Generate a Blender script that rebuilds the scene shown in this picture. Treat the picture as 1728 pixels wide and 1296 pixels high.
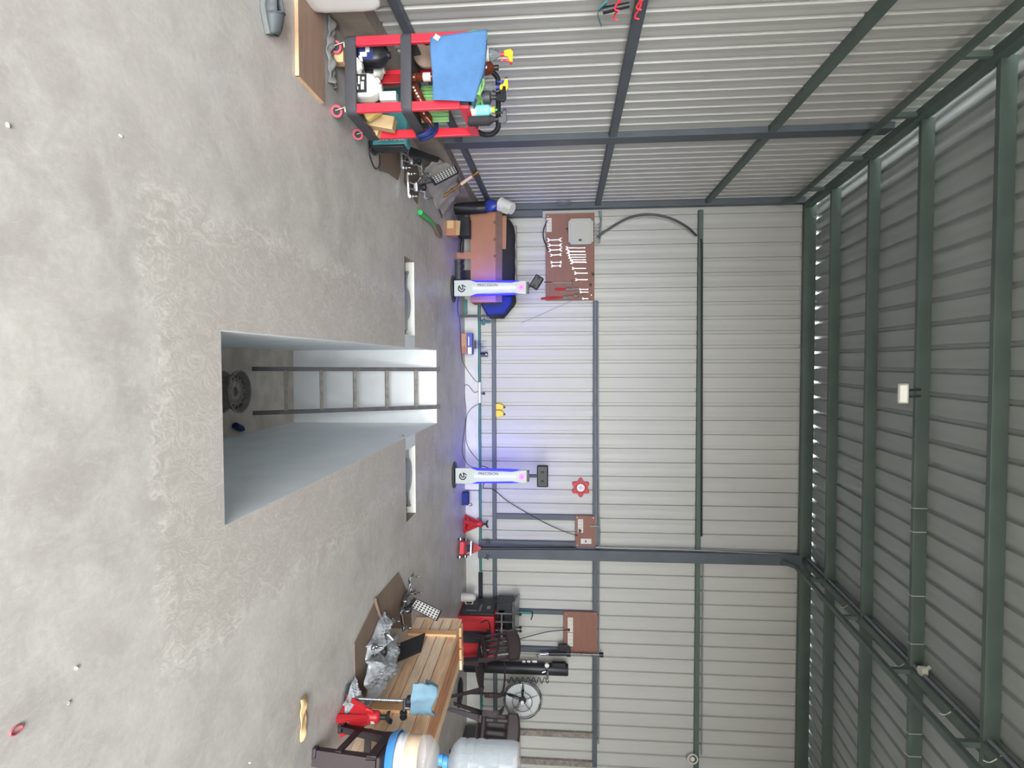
import bpy, bmesh, math, random
from mathutils import Vector, Matrix, Euler
for o in list(bpy.data.objects): bpy.data.objects.remove(o, do_unlink=True)
scene = bpy.context.scene
COL = scene.collection
PI = math.pi
V = Vector
# ---------------------------------------------------------------- camera (phone held on its side: image right = up)
FOC = 1030.0
_p = math.atan(88 / FOC); _psi = math.atan(38 / FOC * math.cos(_p))
_H = V((math.sin(_psi), math.cos(_psi), 0)); _Z = V((0, 0, 1))
CF = math.cos(_p) * _H - math.sin(_p) * _Z
CR = math.cos(_p) * _Z + math.sin(_p) * _H
CU = V((-math.cos(_psi), math.sin(_psi), 0))
CAM = V((0, 0, 1.5))
cd = bpy.data.cameras.new('camera'); cam = bpy.data.objects.new('camera', cd); COL.objects.link(cam)
cd.sensor_width = 36; cd.lens = FOC / 1728 * 36; cd.clip_start = 0.05; cd.clip_end = 200
m = Matrix((CR, CU, -CF)).transposed().to_4x4(); m.translation = CAM; cam.matrix_world = m
scene.camera = cam
# ---------------------------------------------------------------- light: overcast day through the open front
scene.view_settings.view_transform = 'Standard'; scene.view_settings.look = 'None'
scene.view_settings.exposure = 0.0; scene.view_settings.gamma = 1; scene.view_settings.use_curve_mapping = False
scene.cycles.use_denoising = True
scene.cycles.max_bounces = 14; scene.cycles.diffuse_bounces = 10; scene.cycles.caustics_reflective = False; scene.cycles.caustics_refractive = False; scene.cycles.sample_clamp_indirect = 6
w = bpy.data.worlds.new('sky'); scene.world = w; w.use_nodes = True
w.node_tree.nodes['Background'].inputs[0].default_value = (0.93, 0.97, 1.0, 1)
w.node_tree.nodes['Background'].inputs[1].default_value = 33.0
def portal(name, loc, sx, sy, rot):
    l = bpy.data.lights.new(name, 'AREA'); l.shape = 'RECTANGLE'; l.size = sx; l.size_y = sy; l.cycles.is_portal = True
    o = bpy.data.objects.new(name, l); o.location = loc; o.rotation_euler = rot; COL.objects.link(o)
portal('doorway_daylight', (1.0, -5.45, 1.92), 6.6, 3.8, (PI / 2, 0, 0))

def at(x, y, z=None, Y=None, X=None):
    """point on a real plane of the room that the measured photo position falls on"""
    d = CF + CR * ((x - 864) / FOC) - CU * ((y - 648) / FOC)
    t = (z - CAM.z) / d.z if z is not None else (Y - CAM.y) / d.y if Y is not None else (X - CAM.x) / d.x
    return CAM + d * t
# ---------------------------------------------------------------- materials
def lin(c):
    return tuple((v / 255 / 12.92 if v / 255 <= .04045 else ((v / 255 + .055) / 1.055) ** 2.4) for v in c)
def mat(name, rgb, rough=.5, metal=0, var=0, scale=8, bump=0, bscale=None, emit=0, trans=0, alpha=1, coat=0, stretch=None, ior=1.45, rgb2=None, spec=None):
    m = bpy.data.materials.new(name); m.use_nodes = True
    nt = m.node_tree; b = nt.nodes['Principled BSDF']; c = lin(rgb)
    b.inputs['Base Color'].default_value = (*c, 1); b.inputs['Roughness'].default_value = rough; b.inputs['Metallic'].default_value = metal
    b.inputs['Transmission Weight'].default_value = trans; b.inputs['Alpha'].default_value = alpha; b.inputs['Coat Weight'].default_value = coat
    b.inputs['IOR'].default_value = ior
    if spec is not None: b.inputs['Specular IOR Level'].default_value = spec
    if emit:
        b.inputs['Emission Color'].default_value = (*c, 1); b.inputs['Emission Strength'].default_value = emit
    if var or bump or rgb2:
        tc = nt.nodes.new('ShaderNodeTexCoord'); mp = nt.nodes.new('ShaderNodeMapping')
        mp.inputs['Scale'].default_value = stretch or (1, 1, 1)
        nt.links.new(tc.outputs['Object'], mp.inputs[0])
        n = nt.nodes.new('ShaderNodeTexNoise'); n.inputs['Scale'].default_value = scale; n.inputs['Detail'].default_value = 5
        nt.links.new(mp.outputs[0], n.inputs['Vector'])
        if var or rgb2:
            r = nt.nodes.new('ShaderNodeValToRGB'); r.color_ramp.elements[0].position = .3; r.color_ramp.elements[1].position = .7
            lo = tuple(max(0, v * (1 - var)) for v in c); hi = lin(rgb2) if rgb2 else tuple(min(1, v * (1 + var)) for v in c)
            r.color_ramp.elements[0].color = (*lo, 1); r.color_ramp.elements[1].color = (*hi, 1)
            nt.links.new(n.outputs[0], r.inputs[0]); nt.links.new(r.outputs[0], b.inputs['Base Color'])
        if bump:
            n2 = n
            if bscale:
                n2 = nt.nodes.new('ShaderNodeTexNoise'); n2.inputs['Scale'].default_value = bscale; nt.links.new(mp.outputs[0], n2.inputs['Vector'])
            bp = nt.nodes.new('ShaderNodeBump'); bp.inputs['Strength'].default_value = bump; bp.inputs['Distance'].default_value = .01
            nt.links.new(n2.outputs[0], bp.inputs['Height']); nt.links.new(bp.outputs[0], b.inputs['Normal'])
    return m
M = {}
def dm(k, *a, **kw): M[k] = mat(k, *a, **kw)
dm('sheet', (184, 182, 176), .42, 0, .05, 1.2, stretch=(1, 1, .15), bump=.25, bscale=6)
dm('steel_grey', (82, 88, 94), .5, 0, .12, 3)
dm('steel_green', (84, 97, 90), .5, 0, .12, 3)
dm('roof', (158, 164, 158), .5, 0, .06, .8)
dm('teal', (62, 118, 116), .5, var=.15)
dm('white_paint', (206, 204, 198), .7, 0, .08, 5, bump=.3)
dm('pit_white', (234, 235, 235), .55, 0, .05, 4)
dm('pit_paint', (234, 239, 243), .45, 0, .05, 3, bump=.15)
dm('pit_floor', (202, 192, 181), .8, 0, .18, 5, bump=.3)
dm('curb', (156, 144, 132), .85, 0, .18, 6, bump=.6)
dm('outside', (118, 116, 110), .9, 0, .1, 1)
dm('red', (222, 50, 66), .35, var=.05)
dm('red_dark', (150, 22, 28), .4, var=.08)
dm('red_deep', (186, 38, 46), .45, var=.08)
dm('black', (34, 34, 38), .45, var=.1)
dm('black_matte', (44, 43, 46), .75, var=.12)
dm('tray', (68, 67, 72), .55, var=.1)
dm('rubber', (40, 40, 42), .8, var=.1)
dm('chrome', (190, 192, 196), .22, 1)
dm('steel', (150, 150, 152), .38, 1, var=.1)
dm('ladder_steel', (92, 88, 92), .5, .3, var=.2, scale=14)
dm('rust_steel', (138, 130, 122), .5, .2, var=.3, scale=20)
dm('galv', (150, 154, 158), .45, .5, var=.1)
dm('blue_cloth', (84, 124, 170), .95, var=.08, scale=14, bump=.5, bscale=160)
dm('green_cloth', (134, 180, 116), .95, var=.12, scale=12, bump=.5, bscale=120)
dm('navy', (34, 48, 104), .8, var=.15)
dm('sky_cloth', (118, 148, 166), .95, var=.06, bump=.5, bscale=150)
dm('cardboard', (170, 120, 92), .85, var=.08, scale=3)
dm('cardboard_brown', (132, 112, 98), .85, var=.1, scale=4)
dm('cardboard_dark', (120, 92, 78), .85, var=.12)
dm('tan', (204, 172, 128), .8, var=.1)
dm('ply', (160, 134, 116), .7, var=.12, scale=3, stretch=(1, 6, 1))
dm('ply_edge', (216, 180, 142), .7, var=.12, scale=20, stretch=(1, 1, 6))
dm('pine', (248, 218, 186), .65, var=.14, scale=5, stretch=(8, .8, 8))
dm('pine2', (238, 200, 160), .65, var=.16, scale=5, stretch=(8, .8, 8))
dm('pine3', (204, 142, 104), .65, var=.16, scale=5, stretch=(8, .8, 8))
dm('pine_end', (228, 182, 134), .7, var=.12)
dm('brownboard', (134, 92, 78), .6, var=.08, scale=3, stretch=(1, 1, 5))
dm('brown_plastic', (50, 38, 40), .6, var=.06)
dm('dark_plastic', (50, 42, 48), .45, var=.06)
dm('white', (220, 218, 214), .4)
dm('offwhite', (206, 202, 190), .5)
dm('white_tub', (222, 219, 214), .45)
dm('grey_box', (178, 176, 166), .5)
dm('yellow', (236, 196, 48), .4)
dm('yellow_sponge', (226, 196, 120), .9, var=.1, bump=.4, bscale=90)
dm('blue', (44, 60, 150), .4)
dm('blue_lid', (74, 142, 208), .4)
dm('teal_case', (70, 138, 142), .45, var=.06)
dm('cyan', (132, 204, 214), .35)
dm('green', (44, 170, 84), .4)
dm('brass', (176, 134, 76), .35, .8, var=.2)
dm('amber', (112, 52, 34), .18, trans=.35)
dm('pink_label', (228, 196, 186), .6)
dm('clear', (225, 232, 235), .08, trans=.85, ior=1.2)
dm('bag', (190, 192, 196), .3, trans=.25, alpha=.85)
dm('grey_sheet', (178, 172, 164), .55, var=.15, bump=.4, scale=10)
dm('grey_rag', (128, 126, 124), .9, var=.15, bump=.5)
dm('dot', (26, 28, 32), .6)
dm('post_body', (186, 190, 190), .35)
dm('post_dark', (58, 60, 64), .4)
dm('led_white', (140, 158, 255), .5, emit=4)
dm('led_blue', (30, 30, 255), .5, emit=130.0)
dm('led_blue_dim', (24, 24, 235), .5, emit=1.3)
dm('led_pink', (240, 110, 225), .5, emit=1.4)
dm('print_blue', (20, 24, 130), .6)
dm('print_dark', (40, 44, 52), .6)
dm('shoe', (84, 88, 90), .6, var=.08)
dm('shoe_sole', (104, 108, 106), .7, var=.06)
dm('shoe_in', (40, 44, 50), .8)
dm('pink_wheel', (178, 78, 92), .5)
dm('beige_zinc', (188, 184, 162), .4, .4)
dm('lamp_face', (228, 224, 214), .25)
dm('frosted', (150, 152, 154), .3, alpha=.5)
dm('fan_blade', (206, 208, 208), .25, alpha=.9)
dm('jug', (206, 214, 220), .1, trans=.3, alpha=.32, ior=1.3)
dm('peach', (226, 196, 168), .7)
dm('wrap', (226, 228, 232), .35, alpha=.8)
dm('screed_light', (200, 194, 188), .9, var=.08, bump=.4)
def floor_mat():
    m = bpy.data.materials.new('concrete_floor'); m.use_nodes = True; nt = m.node_tree; b = nt.nodes['Principled BSDF']
    L = nt.links.new; N = nt.nodes.new
    g = N('ShaderNodeNewGeometry')
    def noise(sc, det=6, st=(1, 1, 1), rough=.6, dist=0):
        mp = N('ShaderNodeMapping'); mp.inputs['Scale'].default_value = st; L(g.outputs['Position'], mp.inputs[0])
        n = N('ShaderNodeTexNoise'); n.inputs['Scale'].default_value = sc; n.inputs['Detail'].default_value = det
        n.inputs['Roughness'].default_value = rough; n.inputs['Distortion'].default_value = dist; L(mp.outputs[0], n.inputs['Vector']); return n.outputs[0]
    def ramp(v, p0, p1, c0=(0, 0, 0, 1), c1=(1, 1, 1, 1)):
        r = N('ShaderNodeValToRGB'); r.color_ramp.elements[0].position = p0; r.color_ramp.elements[1].position = p1
        r.color_ramp.elements[0].color = c0; r.color_ramp.elements[1].color = c1; L(v, r.inputs[0]); return r.outputs[0]
    def mth(op, a, bb=None, c=False):
        n = N('ShaderNodeMath'); n.operation = op; n.use_clamp = c
        for i, v in enumerate((a, bb)):
            if v is None: continue
            if isinstance(v, (int, float)): n.inputs[i].default_value = v
            else: L(v, n.inputs[i])
        return n.outputs[0]
    def mix(f, a, bb):
        n = N('ShaderNodeMix'); n.data_type = 'RGBA'
        L(f, n.inputs[0])
        for i, v in ((6, a), (7, bb)):
            if isinstance(v, tuple): n.inputs[i].default_value = (*v, 1)
            else: L(v, n.inputs[i])
        return n.outputs[2]
    base = ramp(noise(1.1, 8, rough=.62), .32, .68, (*lin((178, 171, 165)), 1), (*lin((214, 207, 201)), 1))
    blot = ramp(noise(4.5, 8, rough=.7, dist=.6), .42, .72)
    c = mix(mth('MULTIPLY', blot, .75), base, lin((222, 216, 210)))
    dk = ramp(noise(2.6, 6, rough=.65, dist=1.2), .60, .78)
    c = mix(mth('MULTIPLY', dk, .62), c, lin((152, 146, 141)))
    st = ramp(noise(24, 8, st=(1.5, .55, 1), rough=.8, dist=1.0), .5, .7)
    c = mix(mth('MULTIPLY', st, .42), c, lin((232, 225, 218)))
    fine = ramp(noise(38, 4), .3, .75)
    c = mix(mth('MULTIPLY', fine, .22), c, lin((150, 144, 139)))
    # rough patched screed cast around the pit, with an irregular outline
    sx = N('ShaderNodeSeparateXYZ'); L(g.outputs['Position'], sx.inputs[0])
    wob = mth('MULTIPLY', mth('SUBTRACT', noise(2.2, 6, rough=.7), .5), .45)
    dx = mth('SUBTRACT', mth('ABSOLUTE', mth('SUBTRACT', sx.outputs[0], .29)), .92)
    dy = mth('SUBTRACT', mth('ABSOLUTE', mth('SUBTRACT', sx.outputs[1], 4.55)), 2.42)
    d = mth('ADD', mth('MAXIMUM', dx, dy), wob)
    patch = ramp(mth('ADD', mth('MULTIPLY', d, -2.2), .5), .38, .62)
    rid = ramp(noise(16, 6, st=(1, .6, 1), rough=.75, dist=1.5), .45, .66)
    pc = mix(mth('MULTIPLY', rid, .6), lin((194, 184, 176)), lin((226, 218, 210)))
    c = mix(mth('MULTIPLY', patch, .7), c, pc)
    band = ramp(mth('MULTIPLY', mth('ABSOLUTE', mth('ADD', d, .02)), 6), .15, .6, (1, 1, 1, 1), (0, 0, 0, 1))
    c = mix(mth('MULTIPLY', mth('MULTIPLY', band, rid), .45), c, lin((242, 236, 229)))
    rim = ramp(mth('ABSOLUTE', d), .0, .01)
    L(c, b.inputs['Base Color'])
    L(ramp(noise(3, 4), .3, .7, (.36, .36, .36, 1), (.56, .56, .56, 1)), b.inputs['Roughness'])
    h = mth('ADD', mth('MULTIPLY', noise(28, 5), .35), mth('MULTIPLY', mth('MULTIPLY', rid, patch), 1.0))
    bp = N('ShaderNodeBump'); bp.inputs['Strength'].default_value = .2; bp.inputs['Distance'].default_value = .01
    L(h, bp.inputs['Height']); L(bp.outputs[0], b.inputs['Normal'])
    return m
M['floor'] = floor_mat()
# ---------------------------------------------------------------- mesh builder
def smooth_curve(pts, n=6, closed=False):
    P = [V(p) for p in pts]; out = []
    k = len(P); rng = range(k if closed else k - 1)
    for i in rng:
        if closed: a, b, c, d = P[(i - 1) % k], P[i], P[(i + 1) % k], P[(i + 2) % k]
        else: a, b, c, d = P[max(i - 1, 0)], P[i], P[i + 1], P[min(i + 2, k - 1)]
        for j in range(n):
            t = j / n
            out.append(.5 * ((2 * b) + (c - a) * t + (2 * a - 5 * b + 4 * c - d) * t * t + (3 * b - a - 3 * c + d) * t ** 3))
    if not closed: out.append(P[-1])
    return out
def frame_of(d):
    d = V(d).normalized(); u = V((0, 0, 1)) if abs(d.z) < .95 else V((1, 0, 0))
    a = d.cross(u).normalized(); return a, d.cross(a).normalized(), d
def R(ax, deg): return Matrix.Rotation(math.radians(deg), 4, ax)
def T(*p): return Matrix.Translation(V(p))
class MB:
    def __init__(s, M0=None): s.bm = bmesh.new(); s.M = M0 or Matrix()
    def v(s, p): return s.bm.verts.new(s.M @ V(p))
    def face(s, vs):
        try: return s.bm.faces.new(vs)
        except ValueError: return None
    def box(s, c, sz, rot=None, taper=1):
        A = Matrix.Translation(V(c)) @ (Euler([math.radians(a) for a in rot]).to_matrix().to_4x4() if rot else Matrix())
        x, y, z = [q / 2 for q in sz]
        vs = [s.v(A @ V((i * x * (taper if k > 0 else 1), j * y * (taper if k > 0 else 1), k * z))) for k in (-1, 1) for j in (-1, 1) for i in (-1, 1)]
        for f in ((0, 2, 3, 1), (4, 5, 7, 6), (0, 1, 5, 4), (2, 6, 7, 3), (0, 4, 6, 2), (1, 3, 7, 5)): s.face([vs[i] for i in f])
        return s
    def bb(s, a, b): # box between two corners
        a = V(a); b = V(b); return s.box((a + b) / 2, [abs(q) for q in (b - a)])
    def bar(s, p0, p1, wid, hei, up=(0, 0, 1)):
        p0 = V(p0); p1 = V(p1); d = (p1 - p0).normalized(); a = d.cross(V(up)).normalized(); b = a.cross(d).normalized()
        q = []
        for p in (p0, p1):
            for (i, j) in ((-1, -1), (1, -1), (1, 1), (-1, 1)): q.append(s.v(p + a * i * wid / 2 + b * j * hei / 2))
        s.face(q[3::-1]); s.face(q[4:])
        for i in range(4): s.face([q[i], q[(i + 1) % 4], q[4 + (i + 1) % 4], q[4 + i]])
        return s
    def loft(s, rings, cap=True, closed=True):
        R_ = [[s.v(p) for p in r] for r in rings]; n = len(R_[0])
        for a, b in zip(R_, R_[1:]):
            for i in range(n if closed else n - 1): s.face([a[i], a[(i + 1) % n], b[(i + 1) % n], b[i]])
        if cap and closed: s.face(R_[0][::-1]); s.face(R_[-1])
        return s
    def cyl(s, p0, p1, r, r2=None, seg=16, cap=True):
        p0 = V(p0); p1 = V(p1); a, b, d = frame_of(p1 - p0); r2 = r if r2 is None else r2
        return s.loft([[p + (a * math.cos(2 * PI * i / seg) + b * math.sin(2 * PI * i / seg)) * q for i in range(seg)] for p, q in ((p0, r), (p1, r2))], cap)
    def lathe(s, prof, c=(0, 0, 0), ax=(0, 0, 1), seg=24, cap=True, sq=None):
        a, b, d = frame_of(ax); c = V(c)
        def pt(r, z, i):
            t = 2 * PI * i / seg; ca, sa = math.cos(t), math.sin(t)
            if sq:
                k = (abs(ca) ** sq + abs(sa) ** sq) ** (-1 / sq); ca *= k; sa *= k
            return c + d * z + (a * ca + b * sa) * max(r, 1e-4)
        return s.loft([[pt(r, z, i) for i in range(seg)] for r, z in prof], cap)
    def prism(s, poly, ext):
        ext = V(ext); a = [s.v(p) for p in poly]; b = [s.v(V(p) + ext) for p in poly]
        s.face(a[::-1]); s.face(b)
        for i in range(len(a)): s.face([a[i], a[(i + 1) % len(a)], b[(i + 1) % len(a)], b[i]])
        return s
    def tube(s, pts, r, seg=8, closed=False, n=0):
        if n:
            k0 = len(pts); pts = smooth_curve(pts, n, closed)
            if isinstance(r, (list, tuple)): r = [r[min(i // n, k0 - 1)] * (1 - (i % n) / n) + r[min(i // n + 1, k0 - 1)] * (i % n) / n for i in range(len(pts))]
        P = [V(p) for p in pts]; k = len(P); rings = []; a = None
        for i, p in enumerate(P):
            d = (P[(i + 1) % k] - P[i - 1]) if closed else (P[min(i + 1, k - 1)] - P[max(i - 1, 0)])
            d.normalize()
            if a is None: a = frame_of(d)[0]
            a = (a - d * a.dot(d)).normalized(); b = d.cross(a)
            rr = r[i] if isinstance(r, (list, tuple)) else r
            rings.append([p + (a * math.cos(2 * PI * j / seg) + b * math.sin(2 * PI * j / seg)) * rr for j in range(seg)])
        if closed: rings.append(rings[0])
        return s.loft(rings, not closed)
    def ring(s, c, ax, r, t, seg=32, ts=8):
        a, b, d = frame_of(ax); c = V(c)
        return s.tube([c + (a * math.cos(2 * PI * i / seg) + b * math.sin(2 * PI * i / seg)) * r for i in range(seg)], t, ts, True)
    def sphere(s, c, r, sc=(1, 1, 1), u=14, vv=8):
        c = V(c); return s.loft([[c + V((math.cos(2 * PI * i / u) * math.sin(PI * j / vv) * sc[0], math.sin(2 * PI * i / u) * math.sin(PI * j / vv) * sc[1], -math.cos(PI * j / vv) * sc[2])) * r for i in range(u)] for j in [.05] + list(range(1, vv)) + [vv - .05]])
    def grid(s, fn, nu, nv):
        g = [[s.v(fn(i / nu, j / nv)) for j in range(nv + 1)] for i in range(nu + 1)]
        for i in range(nu):
            for j in range(nv): s.face([g[i][j], g[i + 1][j], g[i + 1][j + 1], g[i][j + 1]])
        return s
    def text(s, txt, size, mtx, ext=.001):
        cu = bpy.data.curves.new('t', 'FONT'); cu.body = txt; cu.size = size; cu.extrude = ext; cu.resolution_u = 3
        o = bpy.data.objects.new('t', cu); COL.objects.link(o)
        bpy.context.view_layer.update()
        me = bpy.data.meshes.new_from_object(o.evaluated_get(bpy.context.evaluated_depsgraph_get()))
        bpy.data.objects.remove(o); me.transform(s.M @ mtx); s.bm.from_mesh(me); bpy.data.meshes.remove(me); return s
    def build(s, name, material, parent=None, world=True, bev=0, solid=0, ang=40, sub=0, kind=None, label=None):
        bmesh.ops.recalc_face_normals(s.bm, faces=s.bm.faces)
        me = bpy.data.meshes.new(name); s.bm.to_mesh(me); s.bm.free()
        me.materials.append(M[material] if isinstance(material, str) else material)
        o = bpy.data.objects.new(name, me); COL.objects.link(o)
        if parent is not None:
            o.parent = parent
            if world:
                mw = wm(parent); me.transform(mw.inverted())
        me.polygons.foreach_set('use_smooth', [True] * len(me.polygons)); me.set_sharp_from_angle(angle=math.radians(ang))
        if sub:
            d = o.modifiers.new('s', 'SUBSURF'); d.levels = sub; d.render_levels = sub
        if solid:
            d = o.modifiers.new('t', 'SOLIDIFY'); d.thickness = solid; d.offset = 0
        if bev:
            d = o.modifiers.new('b', 'BEVEL'); d.width = bev; d.segments = 2; d.limit_method = 'ANGLE'
        if kind: o['kind'] = kind
        if label: o['label'] = label
        return o
def wm(o):
    m = Matrix.LocRotScale(o.location, o.rotation_euler, o.scale)
    return (wm(o.parent) @ m) if o.parent else m
def tag(o, label, cat, group=None):
    o['label'] = label; o['category'] = cat
    if group: o['group'] = group
    return o
def thing(name, label, cat, loc=(0, 0, 0), rz=0, group=None, rot=None):
    o = bpy.data.objects.new(name, None); COL.objects.link(o); o.empty_display_size = .1
    o.location = loc; o.rotation_euler = rot or (0, 0, math.radians(rz)); return tag(o, label, cat, group)
def struct(name, mb, material, **k): return mb.build(name, material, kind='structure', **k)
def dup(root, loc=None, rz=None, label=None, group=None, scale=None):
    r = root.copy(); COL.objects.link(r)
    if loc is not None: r.location = loc
    if rz is not None: r.rotation_euler = (0, 0, math.radians(rz))
    if scale: r.scale = (scale,) * 3
    if label: r['label'] = label
    if group: r['group'] = group
    for ch in list(root.children):
        c = ch.copy(); COL.objects.link(c); c.parent = r
        for g in ch.children:
            d = g.copy(); COL.objects.link(d); d.parent = c
    return r
random.seed(7)
# ================================================================ THE BUILDING
XL, YB = -2.33, 9.24          # sheet planes of left and back wall
def zr(Y): return 4.284 + .0747 * Y   # underside of the purlins
YF = -5.5
PX0, PX1, PY0, PY1, PZ = -.142, .722, 2.565, 7.1, -1.75
SL = ((-1.0, PX0, 5.68, 6.06), (PX1, 1.53, 5.66, 6.04))
# floor slab with pit and the two turntable recesses left open
def floor_mesh():
    mb = MB(); xs = sorted({-2.6, SL[0][0], PX0, PX1, SL[1][1], 6.4}); ys = sorted({YF, PY0, PY1, 5.66, 5.68, 6.04, 6.06, 9.5})
    hole = lambda x, y: (PX0 < x < PX1 and PY0 < y < PY1) or any(a < x < b and c < y < d for a, b, c, d in SL)
    vd = {}
    def vv(x, y):
        if (x, y) not in vd: vd[(x, y)] = mb.v((x, y, 0))
        return vd[(x, y)]
    for a, b in zip(xs, xs[1:]):
        for c, d in zip(ys, ys[1:]):
            if not hole((a + b) / 2, (c + d) / 2): mb.face([vv(a, c), vv(b, c), vv(b, d), vv(a, d)])
    return mb
struct('floor', floor_mesh(), 'floor')
mb = MB(); mb.bb((PX0 - .3, PY0 - .3, PZ - .1), (PX1 + .3, PY1 + .3, PZ)); struct('floor_pit', mb, 'pit_floor')
mb = MB(); mb.bb((PX0 - .12, PY0 - .12, PZ), (PX0, PY1 + .12, -.001)); struct('wall_pit_left', mb, 'pit_paint')
mb = MB(); mb.bb((PX0, PY0, -.07), (PX0 + .004, PY1, -.001)); struct('trim_40', mb, 'pit_white')  # white strip stands in for daylight caught along the pit's left top edge
mb = MB(); mb.bb((PX1, PY0 - .12, PZ), (PX1 + .12, PY1 + .12, -.001)); struct('wall_pit_right', mb, 'pit_paint')
mb = MB(); mb.bb((PX0, PY1, PZ), (PX1, PY1 + .12, -.001)); struct('wall_pit_back', mb, 'pit_white')
mb = MB(); mb.bb((PX0, PY0 - .12, PZ), (PX1, PY0, -.001)); struct('wall_pit_front', mb, 'pit_paint')
for i, (a, b, c, d) in enumerate(SL):   # recess linings, 9 cm deep
    mb = MB(); z = -.09
    o = PX0 - .121 if i == 0 else None
    a2, b2 = (a, b - .121) if i == 0 else (a + .121, b)
    mb.bb((a2, c, z - .02), (b2, d, z)); mb.bb((a2, c - .02, z), (b2, c, -.001))
    if i == 0: mb.bb((a - .02, c, z), (a, d, -.001))
    else: mb.bb((b, c, z), (b + .02, d, -.001))
    struct('trim_%d' % (30 + i), mb, 'curb')
    mb = MB(); mb.bb((a2 - .02, d, z), (b2 + .02, d + .02, -.001)); struct('trim_%d' % (32 + i), mb, 'white_paint')  # far face coloured white for the daylight falling on it
mb = MB(); mb.bb((-30, -40, -.25), (30, -5.5, -.02)); struct('floor_outside', mb, 'outside')

def ribbed(p0, p1, rise, u0, pitch, dep, mouth, base, material, name, lap=None):
    """profiled sheet: runs from p0 to p1 along the wall, extruded along rise; ribs stand outward (dep)"""
    p0 = V(p0); d = V(p1) - p0; Ln = d.length; d.normalize(); rise = V(rise); dep = V(dep)
    pts = [(0, 0)]; k = math.ceil((-u0 - mouth) / pitch); u = u0 + k * pitch
    while u < Ln:
        for (q, h) in ((-mouth / 2, 0), (-base / 2, 1), (base / 2, 1), (mouth / 2, 0)):
            if 0 < u + q < Ln: pts.append((u + q, h))
        for q in (.34, .42, .58, .66):   # shallow stiffening swages of the flat pan
            if 0 < u + q * pitch < Ln: pts.append((u + q * pitch, .06 if q in (.42, .58) else 0))
        u += pitch
    pts.append((Ln, 0)); pts.sort(key=lambda t: t[0])
    mb = MB(); nr = 4
    mb.loft([[p0 + d * q + dep * h + rise * (i / nr) for q, h in pts] for i in range(nr + 1)], cap=False, closed=False)
    return struct(name, mb, material, solid=0, ang=20)
xr = at(1180, 851.3, Y=YB).x
ribbed((-2.4, YB, .19), (6.4, YB, .19), (0, 0, 4.89), xr + 2.4, .2135, (0, .036, 0), .056, .042, 'sheet', 'wall_back')
yl = 4.383
def left_sheet():
    mb = MB(); pitch = .178
    u = yl + pitch * math.floor((9.35 - yl) / pitch)
    pts = [(9.4, 0)]
    while u > YF:
        for q, h in ((.026, 0), (.016, 1), (-.016, 1), (-.026, 0), (-.06, 0), (-.075, .06), (-.105, .06), (-.12, 0)): pts.append((u + q, h))
        u -= pitch
    pts.append((YF, 0))
    mb.loft([[V((XL - .03 * h, y, .2 + (zr(y) + .085 - .2) * i / 4)) for y, h in pts] for i in range(5)], cap=False, closed=False)
    return mb
struct('wall_left', left_sheet(), 'sheet', ang=20)
# right gable wall (plastered) and front wall beside and above the open doorway
mb = MB(); mb.bb((6.3, YF, 0), (6.42, 9.5, 5.1)); struct('wall_right', mb, 'white_paint')
mb = MB(); mb.bb((3.6, YF - .1, 0), (6.42, YF, 4.0)); struct('wall_front', mb, 'sheet')
# roof sheet
def roof_mesh():
    mb = MB(); pitch = .2135; u = -2.5; pts = [(-2.55, 0)]; x0 = at(1569, 550, z=5.0).x
    u = x0 - pitch * 14
    while u < 6.5:
        if u > -2.5:
            for q, h in ((-.026, 0), (-.016, 1), (.016, 1), (.026, 0), (.075, 0), (.082, .06), (.13, .06), (.137, 0)): pts.append((u + q, h))
        u += pitch
    pts.append((6.5, 0))
    ys = [9.42 - i * (9.42 + 5.6) / 6 for i in range(7)]
    mb.loft([[V((x, y, zr(y) + .122 + .032 * h)) for x, h in pts] for y in ys], cap=False, closed=False)
    return mb
struct('ceiling', roof_mesh(), 'roof', ang=20)
tn = [0]
def trim(mb, material, **k):
    tn[0] += 1; return struct('trim_%d' % tn[0], mb, material, **k)
# kerbs under the sheets
mb = MB(); mb.grid(lambda u, v: V((-2.4 + 8.8 * u, 9.18 + (.17 * max(0, v - .5) * 2), .21 * min(1, v * 2) - .01 + .003 * math.sin(u * 60))), 60, 2); struct('baseboard_back', mb, 'white_paint')
mb = MB(); mb.grid(lambda u, v: V((-2.21 - .17 * max(0, v - .5) * 2 + .012 * math.sin(u * 90) * (v > .3), 9.3 - 14.7 * u, .27 * min(1, v * 2) - .02 + .006 * math.sin(u * 47))), 120, 2); struct('baseboard_left', mb, 'curb')
# eave beam, wall rails, posts
ZG = (.405, .465)
mb = MB(); mb.bb((-2.28, 9.12, 4.92), (6.3, 9.20, 5.088)); trim(mb, 'steel_green', bev=.004)
mb = MB(); mb.bb((-2.1, 9.17, .41), (6.2, 9.235, .47)); trim(mb, 'steel_grey', bev=.004)
mb = MB(); mb.bb((-.9, 9.17, 1.93), (6.2, 9.235, 2.0)); trim(mb, 'steel_grey', bev=.004)
mb = MB(); mb.bb((-2.2, 9.17, 3.45), (6.2, 9.235, 3.52)); trim(mb, 'steel_green', bev=.004)
for z0, z1, mt in ((.39, .45, 'steel_grey'), (1.955, 2.03, 'steel_grey'), (3.52, 3.60, 'steel_green')):
    mb = MB(); mb.bb((XL, YF, z0), (-2.27, 9.17, z1)); trim(mb, mt, bev=.004)
mb = MB(); mb.bb((-2.33, 9.08, .25), (-2.245, 9.2, 4.92)); mb.bb((-2.245, 9.12, .3), (-2.15, 9.2, 1.18)); trim(mb, 'steel_grey', bev=.004)
mb = MB(); mb.bb((XL, 6.34, .25), (-2.265, 6.53, 4.72)); trim(mb, 'steel_grey', bev=.004)
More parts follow.
